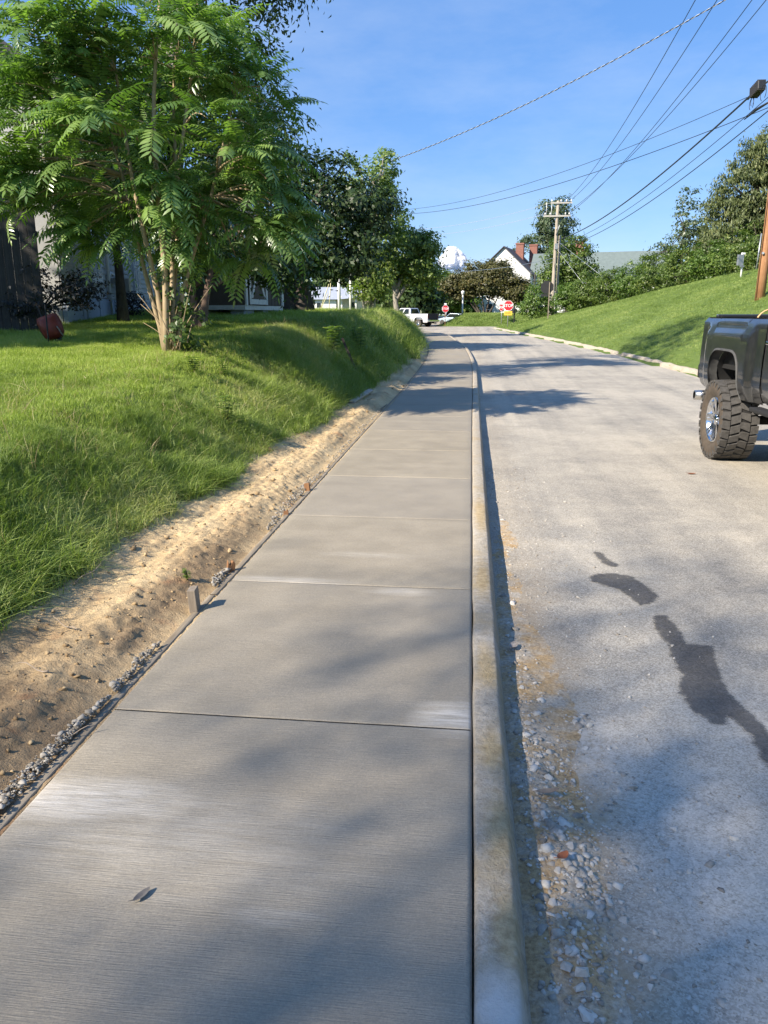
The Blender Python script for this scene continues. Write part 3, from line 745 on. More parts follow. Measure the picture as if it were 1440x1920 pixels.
# dark board fence
F0, F1 = Vector((-15.0, 12.2, 0)), Vector((-7.75, 13.75, 0)); fx = (F1 - F0).normalized(); nF = int((F1 - F0).length / .15)
fence = empty('board_fence', (F0.x, F0.y, 1.2), math.atan2(fx.y, fx.x), 'dark weathered upright board fence at the left edge of the yard', 'fence')
r = np.random.default_rng(4); bd = None
for i in range(nF):
    if bd is None:
        b = MB(); b.box((0, 0, 1.1), (.142, .022, 2.2)); bd = b.build('board', M_DARKWOOD, fence, bevel=.004); o = bd
    else: o = child(bd, 'board', fence)
    o.location = (i * .15 + .07, r.uniform(-.004, .004), 0); o.scale.z = r.uniform(.97, 1.03) * (1.2 if i > nF - 5 else 1.0)
b = MB()
for z in (.4, 1.8): b.box((nF * .075, .045, z), (nF * .15, .05, .09))
b.build('rail', M_DARKWOOD, fence)

# brown shed on blocks
SA, SB = Vector((-6.24, 21.2, 0)), Vector((-5.95, 24.3, 0)); sx = (SB - SA).normalized(); Ls = (SB - SA).length
shed = empty('garden_shed', (SA.x, SA.y, 1.85), math.atan2(sx.y, sx.x), 'brown panel shed with cream trim raised on concrete blocks', 'shed')
b = MB(); b.box((Ls / 2, .8, 1.15), (Ls, 1.6, 2.3)); b.build('wall', M_SHED, shed)
b = MB(); b.box((Ls / 2, .8, -.06), (Ls + .04, 1.64, .12)); b.build('floor_frame', M_CREAM, shed)
g = None
for i in range(int(Ls / .3)):
    b = MB()
    if g is None: b.box((0, -.012, 1.15), (.27, .02, 2.28)); g = b.build('panel', M_SHED, shed); o = g
    else: o = child(g, 'panel', shed)
    o.location = (.15 + i * .3, 0, 0)
dr = MB(); dr.box((.95, -.04, 1.05), (1.35, .03, 1.95)); door = dr.build('door', M_SHED, shed)
b = MB()
for x in (.30, 1.6): b.box((x, -.065, 1.05), (.12, .02, 2.05))
for z in (.1, 2.0): b.box((.95, -.062, z), (1.18, .02, .14))
b.poly([(.38, -.056, .2), (.5, -.056, .2), (1.52, -.056, 1.9), (1.4, -.056, 1.9)], (0, -.014, 0)); b.poly([(1.4, -.057, .2), (1.52, -.057, .2), (.5, -.057, 1.9), (.38, -.057, 1.9)], (0, -.012, 0))
b.build('trim', M_CREAM, door)
b = MB(); b.box((Ls - .06, -.035, 1.15), (.16, .05, 2.3)); b.box((.07, -.035, 1.15), (.12, .05, 2.3)); b.build('corner_trim', M_CREAM, shed)
b = MB(); b.poly([(-.2, -.3, 2.25), (-.2, .8, 2.9), (-.2, 1.9, 2.25)], (Ls + .4, 0, 0)); b.build('roof', plain('shed_shingles', (.06, .06, .065), .9), shed)
for i, x in enumerate((.45, 1.8, 2.75)):
    for y in (.25, 1.3):
        b = MB(); b.box((x, y, -.4), (.75 if i == 0 else .42, .4, .58)); b.build('block', M_CMU, shed, bevel=.01)
# low deck between house and shed
dk = empty('wooden_deck', (-9.6, 21.5, 1.35), math.atan2(sx.y, sx.x), 'low grey wooden deck beside the clapboard house', 'deck')
g = None
for i in range(16):
    if g is None: b = MB(); b.box((0, 0, .36), (2.6, .135, .035)); g = b.build('plank', M_STAKE, dk); o = g
    else: o = child(g, 'plank', dk)
    o.location = (0, i * .142, 0)
b = MB(); b.box((0, 1.06, .27), (2.5, 2.2, .13))
for x in (-1.1, 1.1):
    for y in (.1, 2.0): b.box((x, y, .0), (.1, .1, .45))
b.build('frame', M_STAKE, dk)

# wheelbarrow stood on its nose
wb = empty('wheelbarrow', (-6.75, 12.1, gh(-6.75, 12.1) + .0), 0, 'red wheelbarrow tipped up on end in front of the dark fence', 'wheelbarrow')
wb.scale = (.6, .6, .6)
M_REDP = plain('red_enamel', (.22, .035, .02), .5, .1, .25, 10)  # red darkened so the colour carries the shade it stands in
tray = []
for v, w, d in ((0, .16, .10), (.12, .27, .2), (.35, .31, .24), (.55, .30, .2), (.66, .26, .1)):
    row = []
    for u in np.linspace(-1, 1, 9):
        row.append((u * w, -d * (1 - abs(u) ** 3), v))
    tray.append(row)
b = MB(); b.grid(tray); t = b.build('tray', M_REDP, wb); so = t.modifiers.new('solid', 'SOLIDIFY'); so.thickness = .008
t.location = (0, .05, .1); t.rotation_euler = (-.1, -.35, .35)
for sgn in (-1, 1):
    b = MB(); b.tube([(sgn * .16, .0, .02), (sgn * .18 - .1, .06, .45), (sgn * .22 - .28, .1, 1.0)], .018, 8); b.build('handle', M_DARKWOOD, wb)
b = MB(); b.tube([(.12, -.1, .45), (.3, -.14, .2)], .018, 8); b.build('brace', M_STAKE, wb)
b = MB(); b.lathe([(-.04, .0), (-.04, .09), (-.03, .15), (0, .165), (.03, .15), (.04, .09), (.04, .0)], 'x', 20, 0, (.02, .12, .06)); b.build('wheel', plain('rubber_black', (.02, .02, .02), .8), wb)
b = MB(); b.tube([(0, 0, -.2), (.01, .0, .62)], .012, 7); ms = b.build('marker_rod', plain('dark_rod', (.02, .02, .02), .7)); ms.location = (-6.6, 11.6, gh(-6.6, 11.6)); tag(ms, 'thin dark rod standing in lawn before the red wheelbarrow', 'rod')

# white house with porch beyond the yard
ph = empty('porch_house', (-20.3, 104, 1.3), rad(3), 'small white house with grey metal roof and porch seen under the trees', 'house')
b = MB(); b.box((0, 2.5, 1.0), (4.6, 5, 2.4)); b.build('wall', M_WHITE, ph)
b = MB(); b.box((6.2, 4, 1.4), (7.6, 5, 3.0)); b.build('side_wing', M_WHITE, ph)
b = MB(); b.add([(-2.6, -.5, 2.25), (2.6, -.5, 2.25), (2.6, 5.5, 2.25), (-2.6, 5.5, 2.25), (-.9, 2.5, 3.9), (9.8, 2.5, 3.9), (10.2, -.3, 2.95), (2.6, -.3, 2.75)], [(0, 1, 5, 4), (0, 4, 3), (4, 5, 2, 3), (1, 6, 5)]); b.build('roof', M_METALROOF, ph)
for x in (-1.9, -1.0, .0):
    b = MB(); b.box((x, -.03, 1.15), (.72, .05, 1.5)); w = b.build('window', M_WHITE, ph); b = MB(); b.box((x, -.06, 1.5), (.54, .03, .6)); b.box((x, -.06, .82), (.54, .03, .6)); b.build('pane', M_GLASS, w)
for x in (3.0, 4.9, 7.0, 9.4):
    b = MB(); b.box((x, .2, 1.2), (.22, .22, 2.9)); b.build('porch_post', M_WHITE, ph)
b = MB(); b.box((4.4, 1.45, .9), (1.0, .06, 2.0)); b.build('door', M_GLASS, ph)
b = MB(); b.box((7.8, 1.45, 1.35), (.9, .06, 1.2)); b.build('side_window', M_GLASS, ph)

# two white posts and the guy guards
for i, (x, y, h, lab) in enumerate(((-5.75 - 1.62, 43.5, 2.5, 'thick white painted post, left of the two posts by the porch house'), (-6.85, 44.2, 2.1, 'thinner pale post, right of the two posts by the porch house'))):
    b = MB(); b.tube([(0, 0, -.3), (0, 0, h)], .085 if i == 0 else .065, 10); o = b.build('white_post', M_WHITE); o.location = (x, y, gh(x, y)); tag(o, lab, 'post')
M_YEL = plain('yellow_plastic', (.60, .55, .30), .5)
for i, (x, y, dx, h, lab) in enumerate(((-9.2, 47, .8, 2.0, 'long leaning pale yellow guy guard left of the white posts'), (-9.0, 46, .55, 1.0, 'short steeply leaning guy guard lowest in the grass'), (-8.25, 45, .15, 1.6, 'nearly upright pale guy guard next to thick white post'))):
    b = MB(); b.tube([(0, 0, -.1), (dx, 0, h)], .022, 7); o = b.build('guy_guard', M_YEL); o.location = (x, y, gh(x, y)); tag(o, lab, 'guy guard')

# ------------------------------------------------------------------ white gabled house on the right
M_SLATE = plain('dark_slate_roof', (.055, .055, .065), .75, 0, .15, 3); M_GREENROOF = plain('grey_green_roof', (.13, .165, .16), .7, 0, .1, 2)
def m_brick():
    n = N('chimney_brick'); f = n.noise(9, 4)
    return n.done(n.ramp(f, [(.3, (.19, .085, .065)), (.7, (.31, .155, .125))]), .9, None, n.bump(f, .3, .02), .2)
M_BRICK = m_brick()
def gable_block(parent, x0, x1, y0, y1, zb, ze, zr, along='y', roof=M_SLATE, ov=.35):
    b = MB(); b.box(((x0 + x1) / 2, (y0 + y1) / 2, (zb + ze) / 2), (x1 - x0, y1 - y0, ze - zb)); w = b.build('wall', M_WHITE, parent)
    b = MB(); th = .14
    if along == 'y':
        xm = (x0 + x1) / 2
        b.poly([(x0, y0, ze), (x1, y0, ze), (xm, y0, zr - .1)], (0, y1 - y0, 0)); b.build('gable', M_WHITE, parent)
        b = MB(); sl = (zr - ze) / (xm - x0)
        b.poly([(x0 - ov, y0 - ov, ze - ov * sl), (xm, y0 - ov, zr), (xm, y0 - ov, zr + th), (x0 - ov, y0 - ov, ze - ov * sl + th)], (0, y1 - y0 + 2 * ov, 0))
        b.poly([(xm, y0 - ov, zr), (x1 + ov, y0 - ov, ze - ov * sl), (x1 + ov, y0 - ov, ze - ov * sl + th), (xm, y0 - ov, zr + th)], (0, y1 - y0 + 2 * ov, 0))
    else:
        ym = (y0 + y1) / 2
        b.poly([(x0, y0, ze), (x0, ym, zr - .1), (x0, y1, ze)], (x1 - x0, 0, 0)); b.build('gable', M_WHITE, parent)
        b = MB(); sl = (zr - ze) / (ym - y0)
        b.poly([(x0 - ov, y0 - ov, ze - ov * sl), (x0 - ov, y0 - ov, ze - ov * sl + th), (x0 - ov, ym, zr + th), (x0 - ov, ym, zr)], (x1 - x0 + 2 * ov, 0, 0))
        b.poly([(x0 - ov, ym, zr), (x0 - ov, ym, zr + th), (x0 - ov, y1 + ov, ze - ov * sl + th), (x0 - ov, y1 + ov, ze - ov * sl)], (x1 - x0 + 2 * ov, 0, 0))
    return b.build('roof', roof, parent)
wh = empty('gabled_house', (4.6, 118, 1.45), rad(-14), 'large white house with steep gables, grey green roofs and red brick chimneys', 'house')
gable_block(wh, -4.2, 3.6, 0, 11, -.6, 6.0, 9.6, 'y', M_SLATE)
gable_block(wh, 3.2, 22.5, 2.5, 10.5, -.6, 5.2, 8.9, 'x', M_GREENROOF)
for x, y, zt in ((.8, 6.4, 10.6), (2.55, 8.2, 10.5), (9.6, 6.6, 10.7)):
    b = MB(); b.box((x, y, 7.5), (1.15, .85, 2 * (zt - 7.5))); b.box((x, y, zt - .1), (1.3, 1.0, .22)); b.build('chimney', M_BRICK, wh)
b = MB(); b.box((4.6, -.2 + 2.6, 5.1), (3.2, .5, .25)); b.build('fascia', M_WHITE, wh)
for x, z in ((-2.2, 3.9), (1.2, 3.9), (-2.2, .9), (1.2, .9), (-.4, 7.2)):
    s = .7 if z > 7 else 1
    b = MB(); b.box((x, -.03, z), (1.15 * s, .06, 1.75 * s)); w = b.build('window', M_WHITE, wh); b = MB(); b.box((x, -.07, z + .42 * s), (.9 * s, .03, .72 * s)); b.box((x, -.07, z - .42 * s), (.9 * s, .03, .72 * s)); b.build('pane', M_GLASS, w)
for x in (5.5, 8.5, 11.5):
    b = MB(); b.box((x, 2.46, 3.2), (1.1, .06, 1.7)); w = b.build('window', M_WHITE, wh); b = MB(); b.box((x, 2.42, 3.2), (.86, .03, 1.46)); b.build('pane', M_GLASS, w)
b = MB(); b.box((2.3, -.6, 2.2), (.3, .3, 5.4)); b.build('porch_column', M_WHITE, wh)
b = MB(); b.tube([(2.0, -1.2, -.4), (2.0, -1.2, 5.6)], .13, 8); pp = b.build('brown_post', M_DARKWOOD); pp.matrix_world = wh.matrix_basis @ Matrix.Translation((3.2, -4, 0)); tag(pp, 'slim brown post standing before the corner of the gabled house', 'post')
# a white garage glimpsed through the hedge, and a brick house far left of it
gr = empty('white_garage', (20.5, 62, 2.6), rad(20), 'low white garage glimpsed through the hedge on the hill', 'garage')
b = MB(); b.box((0, 2.5, 1.1), (6, 5, 2.6)); b.build('wall', M_WHITE, gr)
b = MB(); b.poly([(-3.2, -.3, 2.35), (-3.2, 2.5, 3.6), (-3.2, 5.3, 2.35)], (6.4, 0, 0)); b.build('roof', M_SLATE, gr)
b = MB(); b.box((0, -.03, .9), (2.6, .06, 2.1)); b.build('door', M_CREAM, gr)
bh = empty('brick_house', (-10.5, 128, .9), rad(8), 'low red brick house behind the white pickup, under the trees', 'house')
b = MB(); b.box((0, 3, 1.6), (9, 6, 3.4)); b.build('wall', M_BRICK, bh)
b = MB(); b.poly([(-4.9, -.4, 3.2), (-4.9, 3, 5), (-4.9, 6.4, 3.2)], (9.8, 0, 0)); b.build('roof', M_SLATE, bh)
for x in (-2.6, 0, 2.6):
    b = MB(); b.box((x, -.03, 1.9), (1.1, .06, 1.3)); w = b.build('window', M_WHITE, bh); b = MB(); b.box((x, -.07, 1.9), (.9, .03, 1.1)); b.build('pane', M_GLASS, w)
# ------------------------------------------------------------------ poles and wires
M_POLEN = m_wood('treated_pole', (.20, .085, .035), (.52, .29, .15), (40, 40, 1.2), .75); M_POLEO = m_wood('weathered_pole', (.25, .215, .17), (.50, .44, .36), (40, 40, 1.2), .85)
M_ARM = m_wood('crossarm_wood', (.33, .31, .28), (.58, .55, .50), (3, 60, 60)); M_CABLE = plain('black_cable', (.016, .017, .02), .5); M_ALU = plain('aluminium_cable', (.62, .63, .65), .4, .6); M_PORC = plain('porcelain', (.62, .62, .62), .25)
def pole(x, y, top, r0, r1, mat, label, name='utility_pole', lean=0):
    z = gh(x, y); e = empty(name, (x, y, z), 0, label, 'utility pole'); b = MB()
    b.tube([(lean * t, 0, -.4 + (top - z + .4) * t) for t in np.linspace(0, 1, 8)], [r0 + (r1 - r0) * t for t in np.linspace(0, 1, 8)], 18); b.build('pole', mat, e); return e, z
fp, fz = pole(7.3, 75, 11.5, .19, .13, M_POLEO, 'weathered wooden utility pole with two crossarms at the far end of the hill', lean=.06)
b = MB(); b.box((0, -.17, 10.2 - fz), (2.4, .1, .13)); b.build('crossarm', M_ARM, fp); b = MB(); b.box((.35, -.17, 11.3 - fz), (1.9, .1, .12)); b.build('crossarm', M_ARM, fp)
ins = None
for x, z in ((-1.05, 10.2), (-.6, 10.2), (.75, 10.2), (1.08, 10.2), (-.5, 11.3), (.3, 11.3), (.8, 11.3), (1.2, 11.3)):
    if ins is None: b = MB(); b.lathe([(.0, .02), (.06, .025), (.08, .07), (.12, .07), (.14, .045), (.19, .06), (.23, .03), (.24, 0)], 'z', 12); ins = b.build('insulator', M_PORC, fp); o = ins
    else: o = child(ins, 'insulator', fp)
    o.location = (x, -.17, z - fz + .06)
b = MB(); b.tube([(-.95, -.2, 10.3 - fz), (-.95, -.2, 11.35 - fz)], .03, 6); b.tube([(-.5, -.2, 10.3 - fz), (-.5, -.2, 11.2 - fz)], .03, 6); b.build('jumper_rod', M_PORC, fp)
b = MB(); b.tube([(.02, -.2, 9.0 - fz), (.25, -.22, 9.4 - fz), (.02, -.2, 8.6 - fz)], .05, 8); b.box((.1, -.25, 7.6 - fz), (.3, .2, .5)); b.build('bracket', M_GREY, fp)
fp2, z2 = pole(7.75, 75.6, 8.6, .12, .10, M_POLEO, 'thinner grey stub pole standing close behind the far utility pole', 'stub_pole')
np_, nz = pole(10.22, 30, 13.6, .17, .13, M_POLEN, 'orange brown treated utility pole on the hill behind the dark truck', lean=.10)
b = MB(); b.box((-1.0, -.2, 13.25 - nz), (3.4, .11, .13)); b.build('crossarm', M_ARM, np_)
for x, z in ((-2.5, 13.25), (-1.65, 13.25), (-.3, 13.25), (.3, 13.25)):
    o = child(ins, 'insulator', np_); o.location = (x, -.2, z - nz + .06)
b = MB(); b.box((-.12, -.17, 1.55), (.06, .06, .07)); b.build('tag_plate', M_ALU, np_)
b = MB(); b.tube([(-.165, -.1, -.2), (-.15, -.1, 8.0)], .018, 6); b.build('ground_wire', M_POLEN, np_)
def wire(p, q, sag, r, label, name='overhead_wire', mat=None, n=26, cat='wire', group=None):
    p, q = Vector(p), Vector(q); b = MB()
    b.tube([p.lerp(q, t) - Vector((0, 0, sag * 4 * t * (1 - t))) for t in np.linspace(0, 1, n)], r, 5, 0, False)
    return tag(b.build(name, mat or M_CABLE), label, cat, group)
wire((7.95, 30, 13.5), (8.15, 74.8, 11.55), .9, .016, 'leftmost of the four parallel power wires running up from the far pole')
wire((8.8, 30, 13.5), (8.5, 74.8, 11.55), .9, .016, 'second from left of the four parallel power wires over the road')
wire((10.15, 30, 13.5), (8.42, 74.8, 10.45), .9, .016, 'third from left of the four parallel power wires over the road')
wire((10.75, 30, 13.5), (8.1, 74.8, 10.45), .9, .016, 'rightmost of the four parallel power wires, lowest at the far pole')
d1 = wire((9.35, 29.97, 9.0), (7.5, 74.9, 8.2), .8, .034, 'thick black communication cable running from black splice case to far pole', 'thick_cable', cat='cable')
wire((10.4, 29.9, 9.35), (7.5, 74.9, 7.75), .9, .014, 'thin wire just below the thick black cable')
wire((10.4, 29.9, 8.85), (7.5, 74.9, 7.45), .9, .02, 'lowest cable on the right, passing in front of the tall trees', cat='cable')
wire((10.4, 29.9, 9.9), (9.35, 29.97, 9.0), .05, .03, 'short black cable lead between the splice case and the pole', cat='cable')
wire((9.35, 31.0, 9.0), (-5.6, 63.8, 9.55), .75, .011, 'upper of the two thin wires crossing from the splice case to left trees')
wire((10.4, 29.9, 8.65), (-5.0, 63.8, 9.25), .75, .014, 'lower of the two thin wires crossing the road to left trees')
# twisted service drop: dark and bare strands wound round each other
def twisted(p, q, sag, pitch, label):
    e = empty('twisted_service_cable', p, 0, label, 'cable'); p, q = Vector(p), Vector(q); L = (q - p).length; n = int(L / pitch * 8)
    for k, (m, nm) in enumerate(((M_CABLE, 'insulated_strand'), (M_ALU, 'bare_strand'))):
        b = MB(); P = []
        for i in range(n + 1):
            t = i / n; c = p.lerp(q, t) - Vector((0, 0, sag * 4 * t * (1 - t))) - p; a = 2 * math.pi * t * L / pitch + k * math.pi
            P.append(c + Vector((.35 * math.cos(a), .35 * math.cos(a), math.sin(a))) * .016)
        b.tube(P, .016 if k == 0 else .013, 5, 0, False); b.build(nm, m, e)
twisted((10.3, 30, 12.9), (-6.3, 48.2, 9.9), .55, .42, 'twisted black and silver service cable crossing the whole sky diagonally')
wire((7.0, 74.8, 11.4), (-12, 98, 11.6), .8, .014, 'pale wire leaving the far pole top towards the left', mat=M_ALU)
wire((6.3, 74.8, 10.4), (-12.5, 98, 11.0), .8, .014, 'pale wire leaving the lower crossarm towards the left', mat=M_ALU)
wire((7.2, 74.9, 6.6), (-6.4, 57.2, 4.6), .5, .018, 'pale service line sagging from the far pole to the left trees', mat=M_ALU)
wire((7.2, 74.9, 6.3), (2.2, 116, 6.4), .5, .016, 'service line from the far pole to the gabled house', mat=M_ALU)
b = MB(); b.tube([(7.3, 75, 8.2), (11.0, 64.2, 3.75)], .012, 5); b.build('guy_wire', M_ALU); bpy.data.objects['guy_wire']['label'] = 'upper slanting guy wire stretched from far pole to yellow guard'; bpy.data.objects['guy_wire']['category'] = 'wire'
b = MB(); b.tube([(7.3, 75, 7.6), (10.3, 69.5, 2.9)], .012, 5); o = b.build('guy_wire', M_ALU); tag(o, 'lower slanting guy wire going into the hedge beside the far pole', 'wire')
v = (Vector((7.3, 75, 8.2)) - Vector((11.0, 64.2, 3.75))).normalized()
b = MB(); b.tube([Vector((11.0, 64.2, 3.72)) - v * 1.6, Vector((11.0, 64.2, 3.72)) + v * 1.2], .05, 7); tag(b.build('guy_guard', M_YEL), 'pale yellow guy guard at the hedge line on the hill crest', 'guy guard')
# splice case
sp = empty('splice_case', (9.35, 29.97, 9.0), 0, 'black ribbed cable splice case hanging from the thick cable near the pole', 'splice case')
b = MB(); b.box((0, 0, 0), (.3, .8, .36)); bd = b.build('body', M_CABLE, sp, bevel=.04)
rb = None
for i in range(7):
    if rb is None: b = MB(); b.box((0, 0, 0), (.33, .04, .39)); rb = b.build('rib', plain('case_rib', (.03, .028, .027), .6), sp); o = rb
    else: o = child(rb, 'rib', sp)
    o.location = (0, -.36 + i * .12, 0)
for k, (y, R_) in enumerate(((.55, .22), (.48, .16), (-.6, .28))):
    b = MB(); b.tube([(0, y + R_ * math.sin(t), -.12 - R_ * (1 - math.cos(t))) for t in np.linspace(-2.6, 2.6, 16)], .012, 5); b.build('cable_loop', M_CABLE, sp)
b = MB(); b.tube([(0, .3, .18), (0, .62, .05), (0, .95, 0)], [.05, .045, .03], 8); b.build('sleeve', M_CABLE, sp)
sp.scale = (.85, .85, .85)
sp.rotation_euler = (rad(-9), 0, rad(2.4))
cl = MB(); cl.tube([(0, 0, 0), (-.15, .9, -.05), (-.3, 1.6, -.2)], [.03, .05, .02], 7); o = cl.build('cable_splice', M_CABLE); o.location = (10.0, 30.6, 8.75); tag(o, 'small sleeve splice on the lowest right hand cable', 'splice')
# two clotheslines at the far left
wire((-14.5, 13.2, 2.62), (-9.2, 17.0, 2.72), .06, .008, 'upper thin line strung along the dark fence at the left edge', 'clothesline', M_GREY)
wire((-14.5, 13.15, 2.5), (-8.9, 17.0, 2.58), .06, .008, 'lower thin line strung along the dark fence at the left edge', 'clothesline', M_GREY)

# ------------------------------------------------------------------ signs
M_RED = plain('sign_red', (.52, .018, .03), .4, 0, .05); M_SWHITE = plain('sign_white', (.82, .82, .82), .45, 0, .03); M_BLACK = plain('sign_back', (.014, .014, .016), .6); M_AMBER = plain('sign_yellow', (.80, .46, .05), .5, 0, .04); M_INK = plain('sign_ink', (.02, .02, .02), .6)
def octagon(r): return [(r * math.cos(math.pi / 8 + i * math.pi / 4), 0, r * math.sin(math.pi / 8 + i * math.pi / 4)) for i in range(8)]
def text(s, size, mat, parent, loc, name='lettering'):
    cu = bpy.data.curves.new(name, 'FONT'); cu.body = s; cu.size = size; cu.align_x = 'CENTER'; cu.align_y = 'CENTER'; cu.extrude = .002; cu.offset = size * .018; cu.materials.append(mat)
    tmp = bpy.data.objects.new(name, cu); COL.objects.link(tmp); bpy.context.view_layer.update(); me = bpy.data.meshes.new_from_object(tmp.evaluated_get(bpy.context.evaluated_depsgraph_get())); bpy.data.objects.remove(tmp)
    me.name = name; o = link(bpy.data.objects.new(name, me), parent); o.location = loc; o.rotation_euler = (rad(90), 0, 0); return o
def stop_sign(x, y, h, size, rz, label, plaque=True, backing=False, z=None, post=None):
    e = empty('stop_sign', (x, y, gh(x, y) if z is None else z), rz, label, 'stop sign'); R_ = size / 2 / math.cos(math.pi / 8)
    b = MB(); b.tube([(0, .05, -.3), (0, .05, h + size * .45)], .035, 8); b.build('post', post or M_GREY, e)
    def at_z(P): return [(p[0], p[1], p[2] + h) for p in P]
    b = MB(); b.poly([(p[0], .012, p[2]) for p in at_z(octagon(R_))], (0, -.012, 0)); pn = b.build('border', M_SWHITE, e)
    b = MB(); b.poly([(p[0], -.002, p[2]) for p in at_z(octagon(R_ * .93))], (0, -.004, 0)); b.build('panel', M_RED, e)
    text('STOP', size * .42, M_SWHITE, e, (0, -.009, h))
    if backing: b = MB(); b.box((0, .03, h - .03), (size * 1.15, .02, size * 1.1)); b.build('backing', M_BLACK, e)
    if plaque:
        b = MB(); b.box((0, .01, h - size / 2 - .2), (size * .82, .012, .34)); pq = b.build('plaque', M_AMBER, e)
        b = MB()
        for i, wd in ((-2, .05), (-1, .04), (0.1, .06), (1.1, .05), (2, .04)): b.box((i * .09, .0, h - size / 2 - .2 + .02 * (i % 2)), (wd, .006, .13))
        b.build('faded_marks', plain('faded_ink', (.35, .19, .03), .6), pq)
    return e
stop_sign(2.93, 66.7, 1.75, .80, rad(-3), 'bright red stop sign with yellow plaque on the corner of the hill lawn')
stop_sign(3.15, 88.5, 1.95, .72, rad(-56), 'dark red stop sign in shade just behind the bright one', False, True)
s3 = stop_sign(-3.0, 88.2, 1.95, .74, rad(8), 'faded stop sign on rusty post at the far bank beside the white pickup', False, False, None, plain('rusty_post', (.25, .12, .07), .8))
b = MB(); b.box((0, 0, 2.46), (.26, .012, .16)); b.build('top_plate', M_SWHITE, s3)
e = empty('sign_seen_from_behind', (5.45, 60.5, gh(5.45, 60.5)), rad(176), 'octagonal sign seen from behind before the far pole, its shade coloured black', 'sign')
R_ = .50
b = MB(); b.poly([(p[0], .0, p[2] + 2.4) for p in octagon(R_)], (0, -.012, 0)); b.build('panel', M_BLACK, e); b = MB(); b.box((0.02, 0, 1.82), (.8, .012, .16)); b.build('plaque', M_BLACK, e); b = MB(); b.box((-.17, .06, 1.25), (.07, .05, 3.0)); b.build('post', M_STAKE, e)  # bare metal panel and plaque coloured black to stand in for their shade
e = empty('mailbox', (3.75, 72.6, gh(3.75, 72.6)), rad(20), 'small black mailbox on a post at the corner behind the stop sign', 'mailbox')
b = MB(); b.box((0, 0, .45), (.09, .09, 1.1)); b.build('post', M_INK, e); b = MB(); b.poly([(.2 * math.cos(a), -.28, 1.12 + .2 * math.sin(a)) for a in np.linspace(0, math.pi, 9)] + [(-.2, -.28, .95), (.2, -.28, .95)], (0, .56, 0)); b.build('box', M_INK, e)
e = empty('meter_post', (12.45, 39.3, gh(12.45, 39.3)), rad(15), 'white post carrying a small grey box at the hedge on the hill', 'post')
b = MB(); b.tube([(0, 0, -.2), (0, 0, 1.05)], .04, 8); b.box((0, -.0, 1.07), (.14, .12, .08)); b.build('post', M_SWHITE, e); b = MB(); b.box((-.13, .0, .78), (.24, .14, .48)); b.box((-.06, -.09, .5), (.2, .05, .08)); b.build('box', M_GREY, e)
b = MB(); b.tube([(0, 0, -.2), (.06, 0, 1.75)], .035, 7); o = b.build('fence_post', M_GREY); o.location = (13.9, 41.7, gh(13.9, 41.7)); tag(o, 'thin grey metal post by the hedge left of the treated pole', 'post')
e = empty('lamp_post', (-1.2, 95.5, gh(-1.2, 95.5)), 0, 'slim white lamp post in shade beyond the far bank', 'lamp post')
b = MB(); b.tube([(0, 0, -.3), (0, 0, 2.5)], [.1, .07], 10); b.build('post', M_SWHITE, e); b = MB(); b.lathe([(2.45, .06), (2.5, .16), (2.75, .2), (2.82, .22), (2.95, .02)], 'z', 12); b.build('lantern', M_SWHITE, e)

# ------------------------------------------------------------------ pickups
M_RUB = plain('tyre_rubber', (.062, .058, .053), .85, 0, .3, 25, .3); M_GROOVE = plain('tyre_groove', (.016, .015, .014), .9); M_WALL = plain('dusty_sidewall', (.075, .058, .042), .9, 0, .25, 14, .3); M_CHROME = plain('chrome', (.75, .76, .78), .14, 1.0, .06, 5)
M_DARK = plain('underbody', (.012, .012, .012), .8); M_LINER = plain('wheel_liner', (.06, .06, .058), .75, 0, .3, 12); M_TGLASS = N('tinted_glass').done((.012, .014, .016), .05, 0, None, .7); M_RLENS = plain('red_lens', (.16, .008, .01), .15, 0, .1); M_CLENS = plain('clear_lens', (.6, .62, .65), .1); M_STEEL = plain('steel_pipe', (.55, .54, .52), .3, 1)
def paint(name, col, dust=.25):
    n = N(name); f = n.noise(3.5, 5, .6); s = n.noise(1, 4, .7, n.scaled((3, 3, 30)))
    c = n.mix(n.math('MULTIPLY', n.rng(f, .45, .75, 0, dust), n.rng(s, .3, .7, .5, 1)), col, (.30, .28, .25))
    m = n.done(c, .32, .35); n.b.inputs['Coat Weight'].default_value = 1; n.b.inputs['Coat Roughness'].default_value = .06; return m
